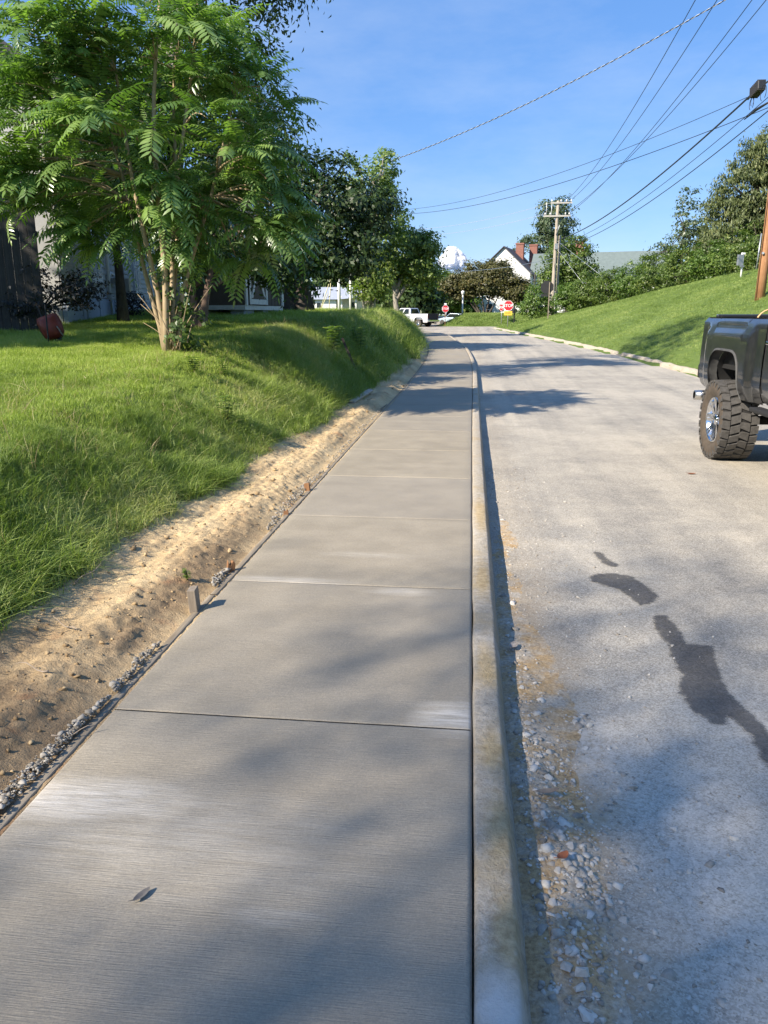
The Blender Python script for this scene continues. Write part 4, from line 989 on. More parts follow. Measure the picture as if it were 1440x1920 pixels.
def make_wheel(parent, R_, W, rim, x, y, side):
    w = empty('wheel', (x, y, R_)); w.parent = parent; h = W / 2
    if side > 0: w.rotation_euler = (0, 0, math.pi)
    r0 = rim * 1.0
    b = MB(); b.lathe([(-h * .80, r0), (-h * 1.0, r0 + (R_ - r0) * .25), (-h * 1.03, r0 + (R_ - r0) * .55), (-h * .97, R_ * .925)], 'x', 56, 1); b.lathe([(-h * .97, R_ * .925), (-h * .84, R_ * .955), (h * .84, R_ * .955), (h * .97, R_ * .925), (h * 1.0, r0 + .06), (h * .8, r0)], 'x', 56); b.build('tyre', [M_GROOVE, M_WALL], w)
    b = MB(); n = 26
    for k in range(n):
        for j, (xo, wd, ln, sk, dth) in enumerate(((-.80, .42, .086, .22, 0), (-.27, .52, .080, -.55, .5), (.26, .52, .080, .55, .1), (.80, .42, .086, -.22, .55))):
            th = 2 * math.pi * (k + dth) / n; ca, sa = math.cos(th), math.sin(th); vs = []
            for rr, sh in ((R_ * .945, 1.12), (R_ * (1.0 if abs(xo) < .5 else .994), 1)):
                for u, v in ((-1, -1), (1, -1), (1, 1), (-1, 1), ):
                    xx = h * (xo + u * wd / 2 * sh); t = v * ln / 2 * sh + sk * u * .028 + (.012 if (j % 2 == 0) and u * v > 0 else 0)
                    vs.append((max(-h * 1.01, min(h * 1.01, xx)), rr * ca - t * sa, rr * sa + t * ca))
            b.add(vs, [(3, 2, 1, 0), (4, 5, 6, 7), (0, 1, 5, 4), (1, 2, 6, 5), (2, 3, 7, 6), (3, 0, 4, 7)])
        th = 2 * math.pi * (k + .2) / n; ca, sa = math.cos(th), math.sin(th)   # shoulder lugs down the sidewall
        for rr, xx in ((R_ * .88, -1.035),):
            b.add([(h * xx, (rr + a) * ca - t * sa, (rr + a) * sa + t * ca) for a, t in ((-.02, -.012), (-.02, .012), (.03, .022), (.03, -.022))] + [(h * (xx + .05), (rr + a) * ca - t * sa, (rr + a) * sa + t * ca) for a, t in ((-.02, -.012), (-.02, .012), (.035, .022), (.035, -.022))], [(0, 1, 2, 3), (0, 4, 5, 1), (1, 5, 6, 2), (2, 6, 7, 3), (3, 7, 4, 0)])
    b.build('tread', M_RUB, w)
    b = MB(); b.lathe([(-h * .82, r0 * 1.01), (-h * .9, r0 * .98), (-h * .86, r0 * .93), (-h * .3, r0 * .86), (h * .8, r0 * .88)], 'x', 40)
    for k in range(8):
        th = 2 * math.pi * k / 8
        for d in (-.11, .11):
            c, s_ = math.cos(th + d), math.sin(th + d); c2, s2 = math.cos(th + d * .6), math.sin(th + d * .6); ca, sa = -math.sin(th) * .017, math.cos(th) * .017
            q = [(-h * .70, r0 * .16 * c2, r0 * .16 * s2), (-h * .86, r0 * .94 * c, r0 * .94 * s_)]
            vs = [(p[0] + dx, p[1] + ca * sg, p[2] + sa * sg) for p in q for dx, sg in ((0, -1), (0, 1), (.05, 1), (.05, -1))]
            b.add(vs, [(0, 1, 5, 4), (1, 2, 6, 5), (2, 3, 7, 6), (3, 0, 4, 7)])
    b.lathe([(-h * .78, 0), (-h * .78, r0 * .17), (-h * .68, r0 * .24), (-h * .4, r0 * .26)], 'x', 20)
    for k in range(8):
        th = 2 * math.pi * (k + .5) / 8; b.tube([(-h * .74, r0 * .2 * math.cos(th), r0 * .2 * math.sin(th)), (-h * .6, r0 * .2 * math.cos(th), r0 * .2 * math.sin(th))], .011, 6)
    b.build('rim', M_CHROME, w)
    b = MB(); b.lathe([(-h * .1, 0), (-h * .1, r0 * .86), (h * .1, r0 * .86), (h * .1, 0)], 'x', 28); b.build('brake_disc', M_DARK, w)
    return w
def side_panel(y0, y1, zb, zt, x, arches, sgn, flare=.05, ny=60, nz=16, top_roll=.05):
    """outer skin from y0 to y1; bottom edge follows the wheel arches (yc, half width, top height)"""
    P = []; yy = set(np.linspace(y0, y1, ny))
    for yc, hw, ht in arches: yy |= {yc - hw - 1e-3, yc - hw, yc + hw, yc + hw + 1e-3, yc - hw - .1, yc + hw + .1} | set(yc + hw * np.linspace(-1, 1, 17))
    for y in sorted(v for v in yy if y0 <= v <= y1):
        zlow = zb + (.05 * max(0, (y0 + .25 - y) / .25) ** 2)
        fl = 0
        for yc, hw, ht in arches:
            u = (y - yc) / hw
            if abs(u) <= 1: zlow = max(zlow, zb + (ht - zb) * (1 - abs(u) ** 5) ** (1 / 2.6))
            fl = max(fl, float(1 - smooth((abs(u) - 1.35) / .22)))
        row = []
        for k in range(nz):
            t = k / (nz - 1); z = zlow + (zt - zlow) * t; h = (z - zb) / (zt - zb)
            bul = .018 * math.sin(math.pi * min(1, max(0, h)) ** .8) - .05 * max(0, (.22 - h) / .22) ** 2
            if h > .93: bul -= top_roll * ((h - .93) / .07) ** 2
            f2 = fl * flare * float(1 - smooth((h - .76) / .14))
            row.append((sgn * (x + bul + f2), y, z))
        P.append(row)
    return P
def make_pickup(name, label, col_mat, lift, R_, W, rim, xw, loc, rz, dark_bed=False, wheel_mat=None):
    """local axes: +y is the front, rear axle at y=0"""
    e = empty(name, loc, rz, label, 'pickup truck'); L = lift; zb = .40 + L; zt = 1.315 + L; wbs = 3.68; xb = 1.0
    ar = (-.14, .57, .93 + L); af = (wbs, .55, .93 + L); yr = -1.27; ycab = 1.02; ydoor2 = 3.08; yfront = wbs + .95
    for sgn in (-1, 1):
        b = MB(); P = side_panel(yr, ycab - .02, zb, zt, xb, [ar], sgn); b.grid(P, flip=sgn > 0)
        inner = [[(sgn * (xb - .10), y, z) for y, z in ((r_[0][1], zt), (r_[0][1], .75 + L))] for r_ in P]
        b.grid([[(sgn * (xb - .05 + .02), r_[-1][1], zt), (sgn * (xb - .10), r_[-1][1], zt)] for r_ in P], flip=sgn < 0); b.grid(inner, flip=sgn < 0)
        b.build('bed_side', col_mat, e)
        b = MB(); P = []
        for r_ in side_panel(yr, ycab - .02, zb, zt, xb, [ar], sgn, ny=80):
            if abs(r_[0][1] - ar[0]) <= .585: P.append([(r_[0][0] * 1.012, r_[0][1], r_[0][2] - .004), (r_[0][0] * 1.006, r_[0][1], r_[0][2] + .022), (r_[0][0] * .9, r_[0][1], r_[0][2] - .01)])
        b.grid(P, flip=sgn < 0); b.build('arch_lip', M_DARK if dark_bed else M_LINER, e)
        b = MB(); b.grid([[(sgn * xx, ar[0] + math.cos(a) * .62, .42 + L + math.sin(a) * .56) for xx in (.97, .72, .5)] for a in np.linspace(-.1, math.pi + .1, 22)], flip=sgn < 0); b.build('wheel_liner', M_DARK, e)
        b = MB(); b.lathe([(sgn * .80, .10), (sgn * .66, .34), (sgn * .64, .40)], 'x', 24, 0, (0, -.05, .80 + L)); b.build('splash_guard', M_LINER, e)
        b = MB(); P = side_panel(ycab + .02, yfront, zb, 1.24 + L, xb, [af], sgn, ny=90); b.grid(P, flip=sgn > 0); b.build('cab_side', col_mat, e)
        b = MB()
        for y in (ycab + .04, 2.02, ydoor2): b.box((sgn * (xb + .012), y, (zb + 1.24 + L) / 2 + .04), (.012, .012, .66))
        b.build('door_seam', M_DARK, e)
        for y in (1.22, 2.22):
            b = MB(); b.box((sgn * (xb + .035), y, 1.06 + L), (.03, .2, .035)); b.build('door_handle', M_CHROME, e, bevel=.008)
        b = MB(); b.box((sgn * (xb + .18), 2.92, 1.30 + L), (.2, .09, .22)); b.box((sgn * (xb + .05), 2.92, 1.24 + L), (.2, .05, .05)); b.build('mirror', M_DARK, e, bevel=.03)
        b = MB(); b.box((sgn * (xb + .03), 2.0, zb - .04), (.14, 2.0, .05)); b.build('side_step', M_DARK, e, bevel=.015)
        b = MB(); b.poly([(sgn * (xb - .16), yr - .012, .86 + L), (sgn * (xb - .03), yr - .012, .86 + L), (sgn * (xb - .06), yr - .012, 1.24 + L), (sgn * (xb - .16), yr - .012, 1.24 + L)], (0, .05, 0)); b.build('tail_light', M_RLENS, e)
        b = MB(); b.box((sgn * .78, yfront + .005, 1.02 + L), (.36, .06, .2)); b.build('headlight', M_CLENS, e, bevel=.02)
    # bed
    b = MB(); b.box((0, (yr + ycab) / 2, .72 + L), (1.8, ycab - yr - .06, .06)); b.box((0, ycab - .05, 1.02 + L), (1.84, .05, .66)); b.build('bed_floor', M_DARK, e)
    b = MB(); b.box((0, yr - .0, 1.04 + L), (1.72, .07, .62)); b.build('tailgate', M_DARK if dark_bed else col_mat, e, bevel=.015)
    b = MB(); b.box((0, yr - .12, .60 + L), (1.96, .18, .2)); b.box((.86, yr - .05, .62 + L), (.26, .2, .17)); b.box((-.86, yr - .05, .62 + L), (.26, .2, .17)); b.build('rear_bumper', M_DARK if not dark_bed else M_CHROME, e, bevel=.03)
    # cab: hood, roof, windows
    zbelt = 1.24 + L; zr = 1.92 + L
    b = MB(); rows = []
    for y, z in ((ydoor2 + .05, zbelt + .02), (ydoor2 + .3, zbelt + .03), (yfront - .3, zbelt - .02), (yfront - .06, zbelt - .1), (yfront, zbelt - .2)): rows.append([(x * (xb - .02), y, z + .035 * (1 - x * x)) for x in np.linspace(-1, 1, 9)])
    b.grid(rows, flip=False); b.build('hood', col_mat, e)
    b = MB(); b.box((0, yfront - .04, .92 + L), (1.2, .1, .42)); b.build('grille', M_DARK, e, bevel=.02); b = MB(); b.box((0, yfront + .06, .58 + L), (1.98, .16, .26)); b.build('front_bumper', M_CHROME, e, bevel=.04)
    B_ = [(ycab + .03, xb - .04, zbelt - .01), (ydoor2 + .25, xb - .04, zbelt - .01)]; T_ = [(ycab + .2, .74, zr), (ydoor2 - .55, .74, zr)]
    b = MB()
    vs = [(-B_[0][1], B_[0][0], B_[0][2]), (B_[0][1], B_[0][0], B_[0][2]), (B_[1][1], B_[1][0], B_[1][2]), (-B_[1][1], B_[1][0], B_[1][2]), (-T_[0][1], T_[0][0], T_[0][2]), (T_[0][1], T_[0][0], T_[0][2]), (T_[1][1], T_[1][0], T_[1][2]), (-T_[1][1], T_[1][0], T_[1][2])]
    b.add(vs, [(4, 5, 6, 7), (0, 1, 5, 4), (1, 2, 6, 5), (2, 3, 7, 6), (3, 0, 4, 7)]); b.build('roof', col_mat, e, bevel=.07)
    def win(nm, q, u0, u1, v0, v1):
        q = [Vector(p) for p in q]; f = lambda u, v: q[0].lerp(q[1], u).lerp(q[3].lerp(q[2], u), v); nn = (q[1] - q[0]).cross(q[3] - q[0]).normalized() * .006
        b = MB(); b.poly([f(u0, v0) + nn, f(u1, v0) + nn, f(u1 - .02, v1) + nn, f(u0 + .02, v1) + nn], nn * -.02); b.build(nm, M_TGLASS, e)
    win('rear_window', [vs[0], vs[1], vs[5], vs[4]], .12, .88, .14, .86); win('windshield', [vs[2], vs[3], vs[7], vs[6]], .05, .95, .06, .93)
    for q in ([vs[1], vs[2], vs[6], vs[5]], [vs[3], vs[0], vs[4], vs[7]]):
        first = q[0] is vs[1]
        win('side_window', q, .08 if first else .10, .45 if first else .49, .08, .86); win('side_window', q, .50 if first else .55, .90 if first else .92, .08, .86)
    b = MB()
    for sgn in (-1, 1): b.box((sgn * .45, 1.3, .62 + L * .9), (.1, 5.4, .16))
    b.box((0, 1.9, .75 + L), (1.7, 3.4, .2)); b.build('frame', M_DARK, e)
    for y in (0, wbs):
        b = MB(); b.tube([(-xw + .1, y, R_), (xw - .1, y, R_)], .055, 10); b.lathe([(-.16, .06), (-.1, .16), (.1, .16), (.16, .06)], 'x', 14, 0, (.0, y, R_)); b.build('axle', M_DARK, e)
        for sgn in (-1, 1): make_wheel(e, R_, W, rim, sgn * xw, y, sgn)
    b = MB(); b.lathe([(0, .045), (0, .062), (-.20, .066), (-.20, .056), (-.02, .05)], 'x', 20, 0, (xb + .15, -.90, zb - .08)); b.build('exhaust_tip', M_STEEL, e)
    b = MB(); b.tube([(xb - .04, -.90, zb - .08), (.6, -.80, zb - .04), (.5, .3, zb + .05)], .045, 10); b.build('exhaust_pipe', M_DARK, e)
    return e
M_PDARK = paint('dark_grey_paint', (.026, .028, .030), .14); M_PWHITE = paint('white_truck_paint', (.74, .75, .76), .1)
TX, TY = 4.04, 9.68
dark_truck = make_pickup('pickup_truck', 'lifted dark grey pickup with big mud tyres parked on the road at right', M_PDARK, .36, .475, .40, .275, .98, (TX, TY, road_z(4, 9.7) - .004), math.pi)
wt = make_pickup('pickup_truck', 'white pickup with dark tailgate turning at the far end of the road', M_PWHITE, .05, .41, .28, .24, .86, (-5.25, 85.2, .325), rad(58), True)
b = MB(); b.tube([(.34 * math.cos(t) * 1.0, .05, .34 * math.sin(t)) for t in np.linspace(.0, math.pi, 14)], .018, 7); o = b.build('hose_loop', plain('tan_hose', (.52, .34, .16), .6)); o.location = (3.62, 10.15, 1.5); o.scale = (.55, 1, .5); tag(o, 'tan hose loop sticking up out of the dark truck bed', 'hose')
# pale blue car, only its roof shows over the far bank
car = empty('parked_car', (-2.3, 103, gh(-2.3, 103) - .55), rad(62), 'pale blue car whose roof shows above the far bank in shade', 'car')
M_PBLUE = paint('pale_blue_paint', (.42, .52, .58), .1)
b = MB(); pr_ = [(-2.1, .35), (-2.15, .75), (-1.7, .92), (1.2, .9), (2.1, .72), (2.15, .35)]; b.poly([(-.85, y, z) for y, z in pr_], (1.7, 0, 0)); b.build('body', M_PBLUE, car, bevel=.08)
b = MB(); b.poly([(-.7, -1.55, .9), (-.7, -.9, 1.42), (-.7, .3, 1.45), (-.7, 1.1, .9)], (1.4, 0, 0)); b.build('roof', M_PBLUE, car, bevel=.08)
for sgn in (-1, 1):
    b = MB(); b.poly([(sgn * .705, -1.3, .95), (sgn * .705, -.85, 1.36), (sgn * .705, .25, 1.38), (sgn * .705, .9, .95)], (sgn * .012, 0, 0)); b.build('side_window', M_TGLASS, car)
    for y in (-1.3, 1.35):
        b = MB(); b.lathe([(-.1, .0), (-.1, .22), (-.09, .32), (.09, .32), (.1, .22), (.1, 0)], 'x', 20, 0, (sgn * .78, y, .32)); b.build('wheel', M_RUB, car)
b = MB(); b.poly([(-.6, 1.09, .95), (.6, 1.09, .95), (.55, .36, 1.42), (-.55, .36, 1.42)], (0, .02, .02)); b.build('windshield', M_TGLASS, car)
b = MB(); b.box((0, 2.14, .6), (1.2, .04, .14)); b.build('headlight', M_CLENS, car)
# weeds gathered at the drain in the far kerb
# ------------------------------------------------------------------ trees
M_BARK = m_wood('bark', (.035, .029, .024), (.13, .11, .09), (9, 9, 2), .9); M_BARKP = m_wood('pale_bark', (.14, .125, .10), (.42, .385, .33), (8, 8, 3), .9); M_BARKS = m_wood('smooth_tan_bark', (.24, .175, .10), (.50, .39, .25), (14, 14, 3), .8); M_BARKR = m_wood('reddish_bark', (.075, .05, .038), (.24, .17, .13), (10, 10, 2), .9)
def unit(v): return v / np.maximum(np.linalg.norm(v, axis=-1, keepdims=True), 1e-9)
def leaf_arrays(P, nrm, L, W, r, droop=0.0, sprays=False):
    n = len(P); a = r.normal(size=(n, 3)); a[:, 2] -= droop
    if sprays: a = r.normal(size=(n, 3)) * .55 + np.array([0, 0, 1.0])
    nrm = unit(nrm)
    if not sprays: a = a - nrm * np.sum(a * nrm, 1, keepdims=True)
    a = unit(a); w = unit(np.cross(nrm, a)); L = L[:, None]; W = W[:, None]
    fold = nrm * L * .10
    v = np.stack([P - a * L * .5, P + w * W * .5 - a * L * .06 + fold, P + a * L * .5 - nrm * L * .08, P - w * W * .5 - a * L * .06 + fold], 1)
    return v.reshape(-1, 3)
def crown_mesh(blobs, n_clumps, per, size, r, clump_r=.45, droop=.4, sprays=False, shell=.5, aspect=.55, hang=0):
    wts = np.array([b[2] for b in blobs], float); wts /= wts.sum()
    which = r.choice(len(blobs), n_clumps, p=wts); C = np.array([b[0] for b in blobs], float)[which]; R_ = np.array([b[1] for b in blobs], float)[which]
    d = unit(r.normal(size=(n_clumps, 3))); rr = shell + (1 - shell) * r.uniform(size=(n_clumps, 1)) ** .6
    rr *= 1 + (vnoise(d[:, 0] * 2.2 + which * 7, d[:, 1] * 2.2 + d[:, 2] * 3, 4)[:, None] - .5) * .55
    cc = C + d * R_ * rr
    ct = r.uniform(0, 1, n_clumps)
    k = np.repeat(np.arange(n_clumps), per); n = len(k)
    cs = clump_r * r.uniform(.6, 1.35, n_clumps)
    off = r.normal(size=(n, 3)) * cs[k][:, None] * np.array([1, 1, .55]) * .6
    off[:, 2] -= hang * np.abs(r.normal(size=n)) * cs[k]
    P = cc[k] + off
    nr = unit(d[k] * .7 + unit(off) * .5 + np.array([0, 0, .55]) + r.normal(size=(n, 3)) * .55)
    L = size * r.uniform(.6, 1.3, n)
    V = leaf_arrays(P, nr, L, L * aspect, r, droop, sprays)
    tint = np.clip(.45 * ct[k] + .55 * r.uniform(0, 1, n), 0, 1)
    return V, np.repeat(tint, 4), cc
def limb(parent, p0, p1, r0, r1, mat, r, bend=.25, name='limb', n=7):
    p0, p1 = Vector(p0), Vector(p1); L = (p1 - p0).length; b = MB(); o = Vector(r.normal(size=3)) * L * bend * .5
    P = [p0.lerp(p1, t) + Vector((0, 0, L * bend * math.sin(t * math.pi) * .5)) + o * math.sin(t * math.pi) * .6 for t in np.linspace(0, 1, n)]
    b.tube(P, [r0 + (r1 - r0) * t ** .8 for t in np.linspace(0, 1, n)], 8); return b.build(name, mat, parent)
def tree(name, label, x, y, trunks, blobs, n_clumps, per, size, leafm, barkm, seed, clump_r=.45, droop=.4, n_limb=8, group=None, sprays=False, shell=.5, aspect=.55, base=None, cat='tree', hang=0, lr=.06):
    """blobs in metres from the trunk base: (centre, radii, weight); trunks: (base offset, top, r0, r1)"""
    r = np.random.default_rng(seed); z = gh(x, y) if base is None else base
    e = empty(name, (x, y, z), 0, label, cat, group)
    V, tint, cc = crown_mesh(blobs, n_clumps, per, size, r, clump_r, droop, sprays, shell, aspect, hang)
    np_obj('crown', V, np.arange(len(V)).reshape(-1, 4), mats=[leafm], attrs={'tint': tint}, parent=e)
    tops = []
    for t in trunks:
        b = MB(); p0, p1 = Vector(t[0]), Vector(t[1]); o = Vector(r.normal(size=3)) * .05 * (p1 - p0).length; o.z = 0
        P = [p0.lerp(p1, s) + o * math.sin(s * math.pi) for s in np.linspace(0, 1, 8)]; P[0].z -= .25
        R_ = [t[2] * (1 + .55 * (1 - s) ** 5) + (t[3] - t[2]) * s for s in np.linspace(0, 1, 8)]
        b.tube(P, R_, 12); b.build('trunk', barkm, e); tops.append((p0, p1, t[3]))
    for i in range(n_limb):
        p0, p1, rt = tops[i % len(tops)]; tgt = cc[r.integers(len(cc))]; s = r.uniform(.55, 1)
        limb(e, p0.lerp(p1, s), Vector(tgt), max(rt * 1.0, lr), .012, barkm, r, .18)
    return e
G_DARK = leaf_mat('leaf_dark', (.016, .034, .010), (.045, .080, .020), None, .25, .45)
G_DEEP = leaf_mat('leaf_deep', (0.027, 0.055, 0.015), (0.075, 0.125, 0.030), (0.125, 0.163, 0.037), .3, .45)
G_MID = leaf_mat('leaf_mid', (0.052, 0.103, 0.021), (0.147, 0.233, 0.044), (0.241, 0.293, 0.061), .38, .45)
G_SUN = leaf_mat('leaf_sunlit_maple', (.075, .125, .025), (.21, .28, .062), (.34, .37, .10), .42, .42)
G_LIGHT = leaf_mat('leaf_light', (0.085, 0.142, 0.042), (0.235, 0.320, 0.094), (0.377, 0.415, 0.142), .4, .4)
G_BROWN = leaf_mat('leaf_brownish', (0.045, 0.051, 0.018), (0.128, 0.123, 0.039), (0.225, 0.150, 0.053), .3, .5)
G_BLUE = leaf_mat('leaf_bluegreen', (0.049, 0.077, 0.045), (0.140, 0.189, 0.105), (0.224, 0.252, 0.126), .35, .4)
G_CON = leaf_mat('leaf_conifer', (0.047, 0.070, 0.031), (0.140, 0.172, 0.059), (0.254, 0.254, 0.098), .22, .55)
G_HEDGE = leaf_mat('leaf_hedge', (0.048, 0.088, 0.019), (0.136, 0.200, 0.040), (0.240, 0.272, 0.056), .35, .45)
G_PURPLE = leaf_mat('leaf_dark_bush', (.012, .014, .012), (.035, .036, .03), None, .2, .5)

# the feathery compound-leaved tree in front
M_FROND = leaf_mat('frond_leaf', (.055, .125, .034), (.235, .35, .095), (.46, .52, .20), .40, .30, .8)
def frond_arrays(L, pairs, r, droop):
    """rachis along +y from the origin, drooping in -z; leaflets in pairs"""
    V = []; Q = []; T = []
    def pos(t): return np.array([0, L * t * (1 - .12 * droop * t), -droop * L * .55 * t ** 2.0 + .12 * L * t])
    for i in range(pairs * 2 + 1):
        if i == pairs * 2: t, sg = 1.0, 0
        else: t, sg = .16 + .84 * (i // 2 + .5) / (pairs + .3), (1 if i % 2 else -1)
        p = pos(t); tg = unit(pos(min(1, t + .03)) - pos(max(0, t - .03))); side = np.array([1., 0, 0]); up = np.cross(side, tg)
        ll = L * .205 * (1 - .45 * abs(t - .45) ** 1.2) * r.uniform(.88, 1.1); w = ll * .30
        if sg == 0: a = tg
        else: a = unit(side * sg * 1.0 + tg * (.30 + .25 * t) - up * (.30 + r.uniform(-.15, .25)))
        wd = unit(np.cross(up, a)); nn = np.cross(a, wd)
        o = len(V); tip = p + a * ll - np.array([0, 0, ll * .16])
        V += [p, p + a * ll * .3 + wd * w * .5 - nn * w * .12, p + a * ll * .34 + nn * w * .06, p + a * ll * .3 - wd * w * .5 - nn * w * .12, p + a * ll * .68 + wd * w * .34 - np.array([0, 0, ll * .06]), p + a * ll * .68 - wd * w * .34 - np.array([0, 0, ll * .06]), tip]
        Q += [[o, o + 1, o + 4, o + 2], [o, o + 2, o + 5, o + 3]]; T += [[o + 2, o + 4, o + 6], [o + 2, o + 6, o + 5]]
    n0 = len(V)
    for t in np.linspace(0, .98, 6):
        p = pos(t); w = .0055 * (1 - .7 * t)
        V += [p + np.array([w, 0, 0]), p + np.array([0, 0, -w * 1.2]), p + np.array([-w, 0, 0])]
    for i in range(5):
        for k in range(3): Q.append([n0 + i * 3 + k, n0 + i * 3 + (k + 1) % 3, n0 + i * 3 + 3 + (k + 1) % 3, n0 + i * 3 + 3 + k])
    return np.array(V), np.array(Q), np.array(T)
r = np.random.default_rng(77)
FR = [frond_arrays(L, p, r, d) for L, p, d in ((.62, 10, .65), (.74, 12, .95), (.84, 13, 1.2), (.5, 8, .4), (.70, 11, 1.4), (.78, 12, .8))]
FRM = []
for v, q, t in FR:
    for k in range(2):
        FRM.append(np_mesh('frond', v, q, t, [M_FROND], False, {'tint': np.clip(r.normal(.22 + .5 * k, .07, len(v)), 0, 1)}))
bx_, by_ = -4.43, 10.85; bz_ = gh(bx_, by_)
ail = empty('sumac_tree', (bx_, by_, bz_), 0, 'multi stemmed tree with long feathery drooping leaves in front on the lawn', 'tree')
AC = Vector((-4.75, 11.4, 0)); stems = []
for i, (dx, dy, tx, ty, tz, rr) in enumerate(((0, 0, .12, .3, 4.7, .060), (-.05, .10, -.75, .4, 4.6, .052), (.06, .12, .55, .7, 4.8, .050), (-.10, .25, -1.25, .9, 3.9, .045), (.14, .22, 1.15, .8, 3.9, .046), (.0, .35, .0, 1.4, 4.4, .05))):
    b = MB(); P = []
    for t in np.linspace(0, 1, 12):
        k = t ** 1.35; P.append(Vector((dx + (tx - dx) * k + .05 * math.sin(t * 7 + i), dy + (ty - dy) * k + .04 * math.cos(t * 6 + i * 2), tz * t - (.2 if t == 0 else 0))))
    b.tube(P, [rr * .72 * (1.15 - .75 * t) for t in np.linspace(0, 1, 12)], 10); b.build('stem', M_BARKS, ail); stems.append(P)
# twig ends through the crown, each with a whorl of fronds
whorls = []
env = [((-.30, .55, 2.95), (2.0, 1.7, 1.55), 39), ((-1.15, .1, 2.55), (1.15, 1.2, 1.15), 22), ((.55, .7, 2.7), (1.35, 1.3, 1.35), 26), ((.0, .7, 4.05), (1.45, 1.2, .75), 20), ((1.15, 1.0, 2.1), (.75, .9, .9), 13), ((-.8, .1, 3.9), (.9, .9, .7), 12), ((-1.2, -.1, 2.05), (1.0, .9, .45), 8), ((.6, .6, 2.0), (1.1, .9, .45), 7), ((-2.1, -.1, 2.9), (.7, .8, 1.0), 8)]
for c, R_, n in env:
    for _ in range(n):
        d = unit(r.normal(size=3)); q = np.array(c) + d * np.array(R_) * (.45 + .55 * r.uniform() ** .5)
        if q[2] < 1.3: continue
        whorls.append(q)
whorls = np.array(whorls); used = []
fr_all = []
for q in whorls:
    best = None
    for P in stems:
        for i in range(6, 12):
            L = (Vector(q) - P[i]).length + .3 * max(0, P[i].z - q[2])
            if best is None or L < best[0]: best = (L, P[i])
    used.append((best[1], Vector(q)))
    out = unit((q - np.array([-.1, .6, 2.3])) * np.array([1, 1, .5])); nf = r.integers(9, 13)
    for k in range(nf):
        az = 2 * math.pi * (k / nf) + r.uniform(-.25, .25); el = r.uniform(-.25, .65) if k % 3 else r.uniform(.5, 1.1)
        d = np.array([math.cos(az) * math.cos(el), math.sin(az) * math.cos(el), math.sin(el)]) + out * .55; d = unit(d)
        fr_all.append((q + d * .02, d, r.integers(len(FRM)), r.uniform(.68, 1.08) * (.92 if el > .6 else 1), float(r.uniform(-.4, .4))))
for i in range(0, len(used), 1):
    p0, p1 = used[i]; limb(ail, p0, p1, .017, .006, M_BARKS, r, .22, 'twig', 6) if i < 150 else None
def frond_mat(p, d, s, roll):
    y = Vector(d).normalized(); x = y.cross(Vector((0, 0, 1)));
    if x.length < .05: x = Vector((1, 0, 0))
    x.normalize(); z = x.cross(y)
    M = Matrix((x, y, z)).transposed() @ Matrix.Rotation(roll, 3, 'Y')
    return Matrix.Translation(Vector(p)) @ M.to_4x4() @ Matrix.Scale(s, 4)
camv = np.array([-bx_, -by_, 1.6 - bz_]); order = sorted(range(len(fr_all)), key=lambda i: -float(np.dot(fr_all[i][0], camv)) / 11 + 0 * i)
V = []; Q = []; T = []; A_ = []; o = 0
for rank, i in enumerate(order):
    p, d, k, s, roll = fr_all[i]; M = frond_mat(p, d, s, roll)
    if rank < 300:
        ob = bpy.data.objects.new('frond', FRM[k]); link(ob, ail); ob.matrix_local = M
    else:
        v, q, t = FR[k // 2]; Mn = np.array(M); vv = v @ Mn[:3, :3].T + Mn[:3, 3]
        V.append(vv); Q.append(q + o); T.append(t + o); o += len(v); A_.append(np.full(len(v), r.uniform(.1, .85)))
fo = np_obj('foliage', np.concatenate(V), np.concatenate(Q), np.concatenate(T), mats=[M_FROND], attrs={'tint': np.concatenate(A_)}, parent=ail); tag(fo, kind='stuff')
# suckers at its foot
V, tint, cc = crown_mesh([((.35, .05, .35), (.35, .3, .35), 1), ((.2, .2, .9), (.3, .3, .5), .6)], 46, 12, .085, r, .10, .2)
np_obj('sucker_leaves', V, np.arange(len(V)).reshape(-1, 4), mats=[G_DEEP], attrs={'tint': tint}, parent=ail)
for i in range(9):
    limb(ail, (.05 + .03 * i, .05, 0), (r.uniform(-.5, .8), r.uniform(-.3, .3), r.uniform(.4, 1.0)), .009, .003, M_BARKS, r, .15, 'sucker', 5)

# background trees, left
tree('shade_tree', 'big tall tree with pale trunk behind the feathery tree, crown leaving the top', -6.95, 17.2, [((0, 0, 0), (.5, .6, 8.0), .21, .12)],
     [((1.0, 1.2, 10.4), (2.5, 2.6, 1.8), 1.5), ((.6, 1.0, 12.8), (2.0, 2.2, 1.3), .9), ((1.3, 1.6, 7.4), (1.75, 1.6, 1.1), 1.0), ((1.1, 1, 5.0), (1.5, 1.6, 1.5), 1.3), ((2.1, .7, 3.6), (1.1, 1.3, 1.1), .9), ((2.2, 1.2, 7.5), (1.1, .9, .6), .6), ((.2, .8, 3.6), (1.6, 1.4, 1.0), .9), ((-1.5, 1.2, 3.4), (1.6, 1.2, 1.2), .8), ((-.3, 2, 8.2), (1.2, 1, .8), .3)], 560, 44, .15, G_DEEP, M_BARKP, 21, .38, .7, 12, aspect=.38)
tree('yard_tree', 'low double trunked tree in the yard just right of the feathery tree', -5.35, 14.95, [((-.05, 0, 0), (-.25, .2, 1.3), .075, .05), ((.05, 0, 0), (.25, .3, 1.3), .08, .05)],
     [((.5, 1.0, 1.9), (1.05, 1.1, .95), 1.2), ((-.3, .5, 1.7), (.9, .9, .75), .9), ((1.2, 1.6, 1.35), (.8, .9, .75), .8)], 190, 40, .12, G_DEEP, M_BARKR, 22, .3, .6, 8)
